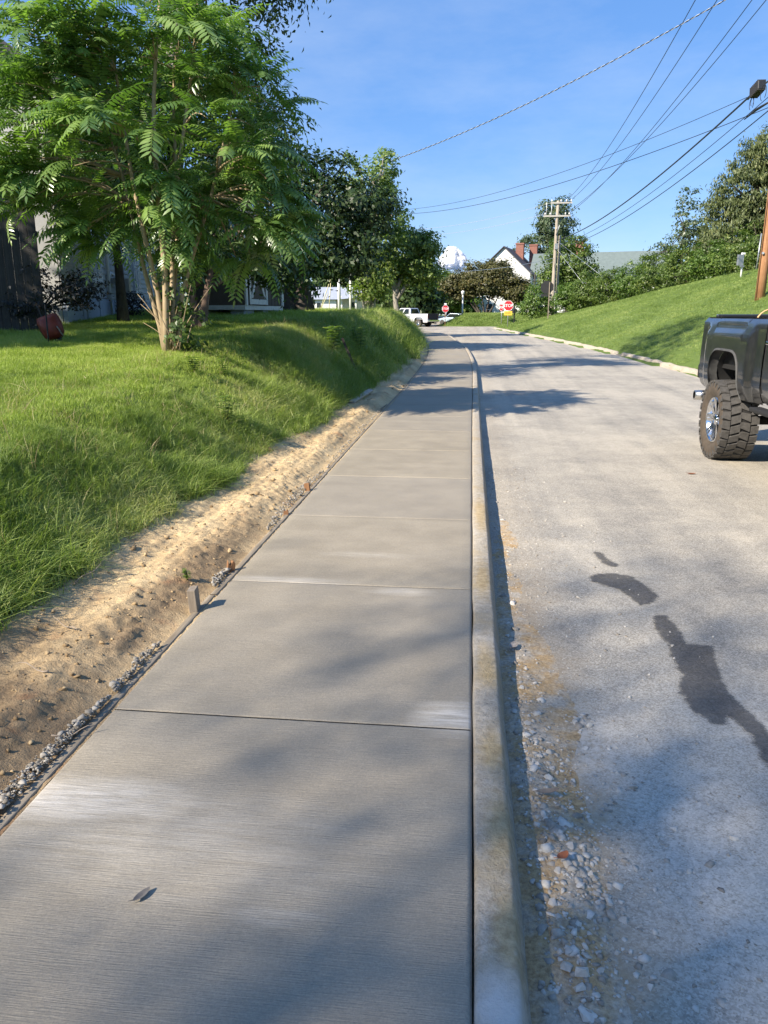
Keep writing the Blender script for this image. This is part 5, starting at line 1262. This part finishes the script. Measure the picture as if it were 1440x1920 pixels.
tree('spreading_tree', 'dark wide spreading tree with drooping boughs shading the top of the bank', -6.75, 30.4, [((-.3, 0, 0), (-1.4, .4, 3.2), .30, .2), ((.15, .1, 0), (.5, .6, 3.4), .36, .24)],
     [((.6, 1.0, 4.1), (2.6, 2.2, 1.7), 1.3), ((2.3, 1.3, 3.9), (1.5, 1.6, .95), 1.0), ((1.6, .4, 2.5), (1.8, 1.6, .9), .8), ((-1.4, 0, 3.7), (2.0, 1.9, 1.6), 1.0), ((-2.5, .5, 5.2), (1.6, 1.6, 1.4), .8), ((-.4, 1, 5.3), (1.5, 1.5, .9), .5), ((-1.2, -.6, 2.3), (2.4, 1.6, .8), .9), ((1.7, .2, 1.9), (1.7, 1.4, .6), .6)], 540, 46, .19, G_DARK, M_BARK, 23, .5, .8, 12)
tree('tall_tree', 'tall thin pale green tree rising behind the dark spreading tree', -5.7, 43.5, [((0, 0, 0), (.3, .8, 7.0), .22, .10)],
     [((.0, 1, 6.2), (1.5, 1.4, 1.7), 1.0), ((.75, 1.4, 7.7), (.7, .8, 1.2), .45), ((-1.2, 1, 7.4), (.6, .6, 1.1), .25), ((.6, 1.2, 5.0), (1.4, 1.2, 1.2), .8)], 165, 34, .20, G_LIGHT, M_BARKP, 24, .36, .5, 10)
tree('maple_tree', 'rounded sunlit maple with pale leaning trunk on the bank beside the road', -4.3, 46.4, [((0, 0, 0), (-.25, .1, 1.6), .16, .13), ((-.2, .1, 1.5), (-.55, .3, 2.6), .10, .07), ((-.2, .1, 1.5), (.3, .3, 2.9), .11, .07)],
     [((.2, .6, 3.7), (1.7, 1.7, 1.6), 1.2), ((1.0, .6, 2.6), (1.5, 1.4, 1.0), .9), ((-1.1, .4, 2.9), (1.5, 1.3, 1.3), .9), ((1.2, .8, 3.9), (1.0, 1, 1.0), .5)], 330, 44, .20, G_SUN, M_BARKP, 25, .42, .5, 8)
tree('stump_sprout_tree', 'short bright green tree sprouting round a thick pale trunk left of the maple', -5.75, 43.0, [((0, 0, 0), (-.05, .1, .75), .22, .18), ((.35, 0, 0), (.5, .3, 1.3), .10, .05)],
     [((.1, .5, 2.1), (.95, .9, 1.1), 1.0), ((-.3, .4, 3.2), (.8, .8, .9), .6), ((.7, .5, 1.4), (.6, .6, .6), .4), ((0, -.3, 1.2), (.9, .5, .5), .5)], 140, 34, .18, G_SUN, M_BARKP, 26, .34, .5, 6)
for i, (x, y, R_, h, lab) in enumerate(((-19, 122, 5.5, 9, 'dark tree mass standing behind the porch house roof'), (-19, 72, 4, 8, 'dark background tree behind the spreading tree, further left'), (-11.5, 120, 4.0, 8, 'dark tree behind the two white posts, far off'), (-7.5, 92, 3.5, 7.5, 'shadowed tree behind the white pickup'), (-12.5, 112, 5, 9, 'dark tree closing the view above the white pickup'), (-3.6, 116, 4.0, 6.8, 'mid green tree between the maple and the brownish tree'))):
    tree('background_tree', lab, x, y, [((0, 0, 0), (.2, 0, h * .55), .25, .15)], [((0, 0, h * .6), (R_, R_, h * .38), 1.0), ((R_ * .4, 0, h * .4), (R_ * .8, R_ * .8, h * .3), .6), ((-R_ * .5, 0, h * .42), (R_ * .7, R_ * .7, h * .32), .6)], 230, 34, .30 + .004 * y, G_DEEP if i < 5 else G_MID, M_BARK, 60 + i, .75, .5, 6)
for i, (x, y, R_, h, m, lab) in enumerate(((-12.2, 17.0, 1.9, 4.6, G_DARK, 'dark leafy tree overhanging the board fence at the left edge'), (-15.5, 16, 2.2, 6.0, G_DARK, 'tall dark tree behind the fence, furthest left'))):
    tree('fence_tree', lab, x, y, [((0, 0, 0), (.1, 0, h * .6), .16, .1)], [((0, 0, h * .62), (R_, R_ * .8, h * .36), 1), ((.5, -.3, h * .38), (R_ * .9, R_ * .7, h * .25), .7)], 150, 40, .15, m, M_BARK, 80 + i, .42, .6, 6)
tree('house_tree', 'dark leafy tree against the white house wall, behind the feathery tree', -7.5, 16.3, [((0, 0, 0), (-.1, .1, 2.4), .10, .07)], [((-.1, 0, 3.4), (.95, 1.5, 1.2), 1.2), ((.0, -1.0, 2.6), (.9, 1.1, .9), .7), ((.2, .9, 4.6), (1.1, 1.4, 1.0), .8), ((-.1, -1.6, 3.9), (.9, 1.0, 1.1), .7)], 230, 42, .14, G_DEEP, M_BARK, 87, .36, .6, 8)
tree('dark_bush', 'dark purplish bush against the white house by the red wheelbarrow', -8.0, 13.9, [((0, 0, 0), (.05, 0, .5), .03, .02)], [((0, 0, .62), (.62, .5, .52), 1), ((.65, .2, .75), (.5, .4, .36), .6)], 95, 26, .075, G_PURPLE, M_BARK, 84, .16, .2, 10, cat='bush', lr=.015)
tree('small_bush', 'small dark bush at the foot of the clapboard house wall', -8.75, 19.6, [((0, 0, 0), (.02, 0, .3), .02, .012)], [((0, 0, .35), (.35, .3, .3), 1)], 36, 20, .07, G_PURPLE, M_BARK, 85, .13, .2, 5, cat='bush', lr=.01)

# background trees, right and centre
tree('crape_myrtle', 'broad brownish green many stemmed tree in front of the white gabled house', 1.2, 98.5, [((-.3 + .25 * i, 0, 0), (-2.4 + 1.1 * i, .3 * (i % 2), 2.6), .11, .06) for i in range(5)],
     [((.2, 1, 4.2), (3.4, 2.6, 2.1), 1.3), ((3.0, .5, 3.4), (2.2, 1.8, 1.5), .8), ((-3.0, .6, 3.3), (2.3, 1.8, 1.6), .8), ((1.6, .8, 5.0), (2.0, 1.6, 1.3), .5), ((4.4, .3, 2.7), (1.7, 1.5, 1.6), .6)], 620, 44, .30, G_BROWN, M_BARK, 31, .62, .4, 10)
tree('tall_pear_tree', 'tall rounded tree rising behind the far utility pole and the house', 12.7, 134, [((0, 0, 0), (.2, 0, 9), .35, .2)],
     [((.2, 0, 14.6), (3.0, 2.6, 3.4), 1.1), ((0, 0, 10.6), (5.0, 4.0, 3.2), 1.3), ((.5, 0, 7.5), (4.4, 3.6, 2.6), .8)], 330, 40, .45, G_BLUE, M_BARK, 32, .85, .4, 10)
tree('round_shrub', 'bright green rounded shrub at the foot of the far utility pole', 5.6, 68.8, [((0, 0, 0), (0, 0, .8), .06, .04)], [((-.1, 0, 1.45), (1.3, 1.1, 1.4), 1), ((.8, .3, 1.0), (.9, .9, .9), .5), ((-.9, .4, .9), (.8, .8, .8), .4)], 200, 36, .16, G_MID, M_BARK, 33, .3, .3, 6, cat='shrub', lr=.02)
tree('leafy_tree', 'dark green tree just right of the far pole against the green roof', 10.6, 92, [((0, 0, 0), (0, 0, 4), .2, .12)], [((0, 0, 6.0), (2.9, 2.4, 2.6), 1), ((1.4, 0, 4.0), (2.6, 2.2, 2.0), .7), ((-1.2, 0, 3.6), (2.0, 2.0, 1.8), .6)], 250, 40, .34, G_HEDGE, M_BARK, 34, .65, .4, 8)
HG = [(7.9, 66.8, 1.15, 2.0, 'leftmost hedge bush, directly right of the far utility pole'), (9.2, 65.2, 1.3, 2.3, 'second hedge bush right of the far pole, behind the guy wires'), (10.5, 63.2, 1.35, 2.3, 'hedge bush at the yellow guy guard on the crest'), (11.8, 60.6, 1.45, 2.4, 'hedge bush just right of the yellow guy guard'), (13.0, 58, 1.5, 2.5, 'middle hedge bush with the garage showing behind'), (14.0, 55.2, 1.5, 2.5, 'hedge bush with a pale gap at its foot'), (15.0, 52.4, 1.5, 2.3, 'hedge bush below the tall sparse tree'), (15.8, 49.5, 1.45, 2.3, 'hedge bush left of the white meter post'), (16.3, 46.6, 1.45, 2.4, 'hedge bush directly behind the white meter post'), (16.6, 43.6, 1.4, 2.5, 'rightmost hedge bush behind the thin grey post')]
for i, (x, y, R_, h, lab) in enumerate(HG):
    tree('hedge_bush', lab, x, y, [((0, 0, 0), (.05, 0, h * .4), .06, .04), ((.2, 0, 0), (.4, 0, h * .4), .05, .03)], [((0, 0, h * .58), (R_ * 1.15, R_ * 1.1, h * .60), 1), ((R_ * .7, .2, h * .48), (R_ * .9, R_ * .8, h * .5), .7)], 250, 42, .15, G_HEDGE if i % 3 else G_MID, M_BARK, 100 + i, .3, .3, 5, 'hedge bushes along the crest of the hill lawn', cat='bush', lr=.02)
tree('evergreen_tree', 'tall dense olive evergreen with upright sprays above the hill at right', 18.0, 55.5, [((0, 0, 0), (0, 0, 7), .3, .15)],
     [((-.9, 0, 3.0), (2.8, 2.4, 2.8), 1.2), ((-.2, 0, 5.8), (2.4, 2.2, 2.6), 1.1), ((.5, 0, 8.3), (1.5, 1.5, 2.0), .6), ((2.4, 0, 4.0), (2.4, 2.2, 3.2), .9), ((-2.0, -.3, 1.8), (1.5, 1.5, 1.8), .6)], 1000, 46, .27, G_CON, M_BARK, 36, .42, .3, 6, sprays=True, aspect=.28)
tree('evergreen_tree', 'dark evergreen mass at right edge behind the treated pole', 21.0, 53.0, [((0, 0, 0), (0, 0, 6), .3, .15)], [((0, 0, 4.2), (2.4, 2.4, 4.2), 1.0), ((.5, -.5, 7.4), (1.4, 1.4, 1.8), .3)], 300, 46, .26, G_CON, M_BARK, 37, .45, .3, 6, sprays=True, aspect=.3)
tree('sparse_tree', 'tall sparse blue green tree with sky showing through, left of the evergreen', 15.4, 63.5, [((0, 0, 0), (.3, 0, 5.5), .14, .06)],
     [((.55, .3, 6.8), (.95, .9, 1.7), .55), ((.2, .3, 4.4), (1.6, 1.3, 1.2), .8), ((-1.5, .2, 3.2), (1.4, 1.2, 1.0), .6), ((.9, .3, 5.4), (.9, .9, 1.0), .4)], 130, 26, .22, G_BLUE, M_BARK, 38, .36, .4, 10)
tree('spike_tree', 'thin leafy tree top showing between the sparse tree and the evergreen', 16.3, 58.8, [((0, 0, 0), (.1, 0, 4), .1, .06)], [((.0, 0, 4.6), (.8, .8, 1.6), 1), ((0, 0, 2.8), (1.4, 1.2, 1.4), .9)], 90, 30, .2, G_CON, M_BARK, 39, .34, .4, 6)
# beyond the pole to the right, out of the way
for i, (x, y) in enumerate(((24, 60), (27, 50), (24, 42))):
    tree('far_hill_tree', ('round tree on the hill behind the evergreens', 'round tree on hill beyond the right edge', 'round tree on hill near the right edge')[i], x, y, [((0, 0, 0), (0, 0, 3), .2, .1)], [((0, 0, 4.5), (2.8, 2.8, 3), 1)], 130, 34, .3, G_HEDGE, M_BARK, 120 + i, .6, .4, 4)
# trees to the left of and behind the photographer: they throw the dappled shade
tree('street_tree', 'open crowned tree left of the walk, its shade falls on the near slabs', -17.4, -14.6, [((0, 0, 0), (.3, .1, 13.0), .34, .2)],
     [((0, 0, 14.4), (3.4, 2.9, 2.0), 1), ((1.2, .5, 17.2), (3.3, 2.6, 1.7), .8), ((-.5, -.8, 19.4), (2.6, 2.4, 1.2), .5), ((2.1, 1.0, 15.6), (1.3, 1.4, .9), .6)], 480, 12, .17, G_MID, M_BARK, 40, .9, .4, 10)
tree('street_tree', 'wide tree beyond the left edge, its shade lies across the upper lawn', -13.6, 7.0, [((0, 0, 0), (0, .1, 4.0), .24, .16)],
     [((0, 0, 5.2), (2.8, 1.7, 2.0), 1), ((.5, .9, 6.6), (2.6, 1.5, 1.6), .8), ((1.8, 0, 3.8), (1.6, 1.2, 1.3), .4)], 210, 40, .24, G_DEEP, M_BARK, 41, .5, .4, 8)
# woods closing the horizon
r = np.random.default_rng(15); V = []; A_ = []; o = 0
for k in range(130):
    a = rad(r.uniform(-75, 75)); d = r.uniform(170, 330); x, y = d * math.sin(a), d * math.cos(a); h = r.uniform(6, 10.5)
    v, t, cc = crown_mesh([((x, y, 1.3 + h * .5), (r.uniform(5, 8), 5, h * .52), 1)], 60, 14, 1.5, r, 1.7); V.append(v); A_.append(t)
V = np.concatenate(V); wo = np_obj('woods', V, np.arange(len(V)).reshape(-1, 4), mats=[G_DEEP], attrs={'tint': np.concatenate(A_)}); tag(wo, 'far belt of woods closing the horizon', kind='stuff')
# a single puff of cumulus far off
import bmesh
r = np.random.default_rng(2); bm = bmesh.new()
for (x, z, s) in ((0, 0, 30), (-22, -4, 26), (24, -6, 27), (-6, 20, 24), (-22, 16, 15), (14, 14, 20), (40, -18, 22), (-40, -16, 18), (0, -22, 40), (20, -26, 36), (-24, -26, 34), (28, 8, 13), (-12, 30, 12), (4, 28, 13)):
    res = bmesh.ops.create_icosphere(bm, subdivisions=4, radius=s, matrix=Matrix.Translation((x, r.uniform(-12, 12), z)))
    for v in res['verts']:
        c = Vector((x, 0, z)); d = (v.co - c).normalized(); n_ = float(fbm(v.co.x * .07 + v.co.y * .05, v.co.z * .07 + v.co.y * .04, 3, 5)); v.co += d * (n_ * s * .8 + s * .16 * float(fbm(v.co.x * .25 + v.co.y * .2, v.co.z * .25 + v.co.y * .1, 8, 4)))
me = bpy.data.meshes.new('cloud'); bm.to_mesh(me); bm.free(); me.polygons.foreach_set('use_smooth', np.ones(len(me.polygons), bool))
nc = N('cloud_white'); nc.done((.95, .95, .95), 1.0, None, None, 0); tr = nc.new('ShaderNodeBsdfTranslucent', {'Color': (.95, .95, .95)}); mxn = nc.new('ShaderNodeMixShader', {0: .4, 1: nc.b.outputs[0], 2: tr.outputs[0]}); fc = nc.new('ShaderNodeLayerWeight', {'Blend': .5}).outputs['Facing']; al = nc.rng(nc.math('ADD', fc, nc.math('MULTIPLY', nc.math('SUBTRACT', nc.noise(.06, 5, .6), .5), .5)), .15, .95, 1, 0); tp = nc.new('ShaderNodeBsdfTransparent'); mx2 = nc.new('ShaderNodeMixShader', {0: al, 1: tp.outputs[0], 2: mxn.outputs[0]}); nc.t.links.new(mx2.outputs[0], nc.out.inputs[0]); me.materials.append(nc.m)
cl = link(bpy.data.objects.new('cloud', me)); cl.location = (-66, 2640, 186); cl.scale = (.78, .7, .72); tag(cl, 'small white puff of cumulus low over the trees', 'cloud'); cl['kind'] = 'structure'
# ------------------------------------------------------------------ grass: real blades, scattered from points
def tuft_mesh(name, n, rad_, hmin, hmax, w, bend, seed, segs=3, wide=1.0):
    r = np.random.default_rng(seed); V = []; Q = []; T = []; A = []
    for _ in range(n):
        a = r.uniform(0, 2 * math.pi); q = rad_ * math.sqrt(r.uniform()); p = np.array([q * math.cos(a), q * math.sin(a), -.02])
        h = r.uniform(hmin, hmax); az = r.uniform(0, 2 * math.pi); dr = np.array([math.cos(az), math.sin(az), 0]); sd = np.array([-dr[1], dr[0], 0]); bd = bend * r.uniform(.25, 1.3); ww = w * r.uniform(.7, 1.3); o = len(V); ti = r.uniform()
        for i in range(segs):
            t = i / segs; c = p + dr * h * bd * t ** 2 + np.array([0, 0, h * t * (1 - .35 * bd * t)]); k = ww * (1 - .75 * t ** 1.5) / 2
            V += [c - sd * k, c + sd * k]
        V.append(p + dr * h * bd + np.array([0, 0, h * (1 - .35 * bd)])); A += [ti] * (2 * segs + 1)
        for i in range(segs - 1): Q.append([o + 2 * i, o + 2 * i + 1, o + 2 * i + 3, o + 2 * i + 2])
        T.append([o + 2 * segs - 2, o + 2 * segs - 1, o + 2 * segs])
    return V, Q, T, A
def grass_mat(name, dark, light, pale):
    n = N(name)
    a = n.math('ADD', n.math('MULTIPLY', n.attr('tint', 'INSTANCER'), .6), n.math('MULTIPLY', n.attr('blade'), .4))
    c = n.ramp(a, [(.1, dark), (.6, light), (.95, pale)])
    n.done(c, .5, None, None, .4)
    tr = n.new('ShaderNodeBsdfTranslucent', {'Color': n.mix(1.0, c, (1.05, 1.2, .5), 'MULTIPLY')}); mx = n.new('ShaderNodeMixShader', {0: .38, 1: n.b.outputs[0], 2: tr.outputs[0]})
    n.t.links.new(mx.outputs[0], n.out.inputs[0]); return n.m
M_LAWN = grass_mat('lawn_blade', (.20, .265, .045), (.37, .47, .09), (.54, .56, .19)); M_LONG = grass_mat('long_blade', (.14, .21, .04), (.30, .39, .10), (.55, .53, .24)); M_HILL = grass_mat('hill_blade', (.14, .205, .045), (.27, .36, .095), (.42, .46, .17)); M_WEED = grass_mat('weed_blade', (.025, .07, .012), (.075, .15, .025), (.16, .22, .05))
def protos(nm, mat, specs):
    c = bpy.data.collections.new(nm)
    for i, sp in enumerate(specs):
        V, Q, T, A = tuft_mesh(nm, *sp, seed=900 + i * 13 + len(nm)); me = np_mesh(nm, V, Q if Q else None, T, [mat], False, {'blade': A})
        c.objects.link(bpy.data.objects.new(f'{nm}', me))
    return c, len(specs)
def scatter(name, label, x, y, z, scl, coll, ncol, seed, tint, lean=.15, rx=None):
    r = np.random.default_rng(seed); n = len(x)
    me = bpy.data.meshes.new(name); me.vertices.add(n); me.vertices.foreach_set('co', np.stack([x, y, z], 1).astype(np.float32).ravel())
    at = me.attributes.new('rot', 'FLOAT_VECTOR', 'POINT'); at.data.foreach_set('vector', np.stack([r.normal(0, lean, n), r.normal(0, lean, n), r.uniform(0, 6.283, n)], 1).astype(np.float32).ravel())
    for k, v in (('scl', scl), ('tint', tint)):
        at = me.attributes.new(k, 'FLOAT', 'POINT'); at.data.foreach_set('value', np.asarray(v, np.float32))
    at = me.attributes.new('pick', 'INT', 'POINT'); at.data.foreach_set('value', r.integers(0, ncol, n).astype(np.int32))
    o = link(bpy.data.objects.new(name, me)); tag(o, label, kind='stuff')
    ng = bpy.data.node_groups.new(name + '_scatter', 'GeometryNodeTree')
    ng.interface.new_socket('Geometry', in_out='INPUT', socket_type='NodeSocketGeometry'); ng.interface.new_socket('Geometry', in_out='OUTPUT', socket_type='NodeSocketGeometry')
    gi = ng.nodes.new('NodeGroupInput'); go = ng.nodes.new('NodeGroupOutput'); ip = ng.nodes.new('GeometryNodeInstanceOnPoints'); ci = ng.nodes.new('GeometryNodeCollectionInfo')
    ci.inputs['Collection'].default_value = coll; ci.inputs['Separate Children'].default_value = True; ci.inputs['Reset Children'].default_value = True
    def na(nm, ty):
        a = ng.nodes.new('GeometryNodeInputNamedAttribute'); a.data_type = ty; a.inputs['Name'].default_value = nm; return a.outputs['Attribute']
    L = ng.links.new
    L(gi.outputs[0], ip.inputs['Points']); L(ci.outputs[0], ip.inputs['Instance']); ip.inputs['Pick Instance'].default_value = True
    L(na('pick', 'INT'), ip.inputs['Instance Index']); L(na('rot', 'FLOAT_VECTOR'), ip.inputs['Rotation']); L(na('scl', 'FLOAT'), ip.inputs['Scale']); L(ip.outputs[0], go.inputs[0])
    md = o.modifiers.new('scatter', 'NODES'); md.node_group = ng
    return o
r = np.random.default_rng(99)
def patchy(x, y): return np.clip(.5 + 1.5 * fbm(x * .55, y * .55, 41, 3) + 1.1 * fbm(x * 3, y * 3, 43, 3) + r.normal(0, .13, len(x)), 0, 1)
def bank_points(n, s0, s1, a0f, a1f, power=1.0):
    s = s0 + (s1 - s0) * r.uniform(0, 1, n) ** power; w = soil_w(s); u = r.uniform(0, 1, n); a = a0f(s, w) + (a1f(s, w) - a0f(s, w)) * u
    x, y = J.at(s, -WS - a); return x, y, s, a
edge = lambda s, w: w - .05 + .22 * fbm(s * 1.7, s * 0 + 1, 51, 3) + .12 * fbm(s * 7, s * 0 + 1, 53, 2)
# long grass on the bank
cL, nL = protos('long_tuft', M_LONG, [(44, .14, .06, .18, .005, .95), (40, .13, .07, .22, .0052, 1.15), (48, .15, .05, .14, .0048, .9), (26, .11, .10, .27, .0055, 1.3), (40, .14, .06, .17, .0048, .8)])
X, Y, SC = [], [], []
for n, s0, s1, m in ((8500, 1.2, 9, .80), (7500, 8, 20, 1.0), (4200, 19, 58, 1.5)):
    x, y, s, a = bank_points(n, s0, s1, edge, lambda s, w: w + np.interp(s, [0, 6, 10, 20, 40], [.85, .85, .95, 2.3, 2.2]) + .5 * fbm(s * .8, s * 0, 57, 3))
    top = np.interp(s, [0, 6, 10, 20, 40], [1.1, 1.1, 1.2, 2.4, 2.2])
    f = np.clip(1.15 - .65 * np.clip((a - soil_w(s)) / top, 0, 1), .5, 1.2)
    dens = fbm(x * 1.4, y * 1.4, 61, 3)
    X.append(x); Y.append(y); SC.append(m * f * r.uniform(.65, 1.2, n) * (1 + 1.1 * dens) * np.interp(s, [0, 10, 20, 40], [.92, 1.05, 1.35, 1.4]))
X, Y, SC = map(np.concatenate, (X, Y, SC)); keep = (fbm(X * 2.1, Y * 2.1, 63, 2) > -.33)
bare = np.hypot((X + 3.15) / .38, (Y - 9.0) / .9) < 1 + .4 * fbm(X * 4, Y * 4, 65, 2); keep &= ~(bare & (r.uniform(size=len(X)) < .8))
X, Y, SC = X[keep], Y[keep], SC[keep]
scatter('long_grass', 'long unmown grass on the bank above the soil strip', X, Y, ground_h(X, Y), SC, cL, nL, 5, patchy(X, Y), .22)
# mown lawn on top
cM, nM = protos('lawn_tuft', M_LAWN, [(46, .16, .045, .10, .0052, .8), (46, .16, .05, .12, .005, .7), (40, .15, .04, .09, .0055, .9), (30, .15, .06, .15, .005, .8)])
X, Y, SC = [], [], []
def lawn(n, xa, xb, ya, yb, m):
    x = r.uniform(xa, xb, n); y = r.uniform(ya, yb, n); s, d = J.sd(x, y); a = -d - WS - soil_w(s)
    k = (a > np.interp(s, [0, 6, 10, 20, 40], [.5, .5, .55, 1.9, 1.9])) & (x > -.62 * y - 4.2)
    X.append(x[k]); Y.append(y[k]); SC.append(m * r.uniform(.7, 1.25, k.sum()))
lawn(26000, -9, -2.6, 2.5, 11.5, .58); lawn(18000, -13, -3.5, 11, 20, .8); lawn(9000, -16, -4, 20, 36, 1.35); lawn(4000, -19, -5, 36, 62, 2.3)
X, Y, SC = map(np.concatenate, (X, Y, SC)); SC = SC * (1 + .7 * fbm(X * 1.2, Y * 1.2, 71, 3))
scatter('lawn_grass', 'mown sunlit lawn grass above the bank', X, Y, ground_h(X, Y), SC, cM, nM, 6, patchy(X, Y), .15)
# lawn on the hill across the road
cH, nH = protos('hill_tuft', M_HILL, [(34, .22, .06, .13, .010, .8), (34, .22, .06, .15, .010, .8), (30, .2, .05, .11, .011, .9)])
n = 26000; q = 10 + 66 * r.uniform(0, 1, n) ** .9; d = .16 + 13 * r.uniform(0, 1, n) ** .85; X, Y = RC.at(q, d)
zH = ground_h(X, Y); SC = r.uniform(.8, 1.3, n) * np.interp(q, [10, 30, 76], [.6, .75, 1.0])
scatter('hill_grass', 'sunlit mown grass on the hill across the road', X, Y, zH, SC, cH, nH, 7, patchy(X, Y), .15)
n = 7000; X = r.uniform(-4, 22, n); Y = 87.5 + r.uniform(0, 12, n) + np.maximum(X - 2, 0) * .17; zB = ground_h(X, Y); k = zB > .40
scatter('verge_grass', 'grass on the far bank beyond the cross street', X[k], Y[k], zB[k], r.uniform(1.5, 2.4, k.sum()), cH, nH, 8, patchy(X[k], Y[k]), .2)
# dead straw and seed stalks mixed in
M_DRY = grass_mat('dry_blade', (.20, .15, .07), (.42, .34, .17), (.6, .52, .3))
cD, nD = protos('dry_tuft', M_DRY, [(9, .10, .08, .24, .004, 1.2), (6, .08, .12, .30, .0036, .9), (12, .16, .04, .12, .004, 1.6)])
x, y, s, a = bank_points(1500, 1.2, 24, edge, lambda s, w: w + 2.0)
scatter('dry_grass', 'dead straw coloured stalks mixed into the bank grass', x, y, ground_h(x, y), r.uniform(.6, 1.2, len(x)), cD, nD, 9, r.uniform(0, 1, len(x)), .35)
# broad-leaved weeds standing on the bank
def weed(x, y, h, nst, size, seed, mat, label, name='weed'):
    rr = np.random.default_rng(seed); e = empty(name, (x, y, gh(x, y)), 0, label, 'weed'); V = []
    for i in range(nst):
        az = rr.uniform(0, 6.28); ln = rr.uniform(.05, .35); b = MB(); P = [(math.cos(az) * ln * h * t, math.sin(az) * ln * h * t, h * t * rr.uniform(.9, 1)) for t in np.linspace(0, 1, 5)]
        b.tube(P, [.004, .0035, .003, .0025, .0015], 5); b.build('stalk', G_MID, e)
        for t in np.linspace(.25, 1, 7):
            for s in (-1, 1):
                c = np.array(P[0]) + (np.array(P[-1]) - np.array(P[0])) * t; a2 = az + s * 1.5 + rr.uniform(-.5, .5); d = np.array([math.cos(a2), math.sin(a2), .25]); nn = np.array([-.3 * math.cos(a2), -.3 * math.sin(a2), 1.0])
                d = unit(d); w = unit(np.cross(nn, d)); L = size * rr.uniform(.7, 1.2)
                V += [c, c + d * L * .5 + w * L * .2, c + d * L - np.array([0, 0, L * .2]), c + d * L * .5 - w * L * .2]
    V = np.array(V); o = np_obj('leaves', V, np.arange(len(V)).reshape(-1, 4), mats=[mat], attrs={'tint': np.repeat(rr.uniform(.3, 1, len(V) // 4), 4)}, parent=e)
weed(-2.75, 8.3, .36, 7, .10, 1, G_LIGHT, 'pale leafy weed on the bank below the bare patch')
weed(-3.55, 9.6, .22, 5, .09, 2, G_MID, 'bright small weed with round leaves high on the bank')
weed(-3.35, 10.2, .25, 5, .09, 3, G_LIGHT, 'yellowish weed a little above the bare patch')
weed(-2.9, 16.0, .6, 9, .16, 4, G_LIGHT, 'tall pale grassy weed lit on the shaded part of the bank')
weed(-2.7, 18.6, .6, 9, .16, 5, G_MID, 'tall weed on the shaded bank beyond the pale one')
weed(-1.72, 4.25, .07, 3, .03, 6, G_MID, 'tiny green sprig growing in the soil by the form board')
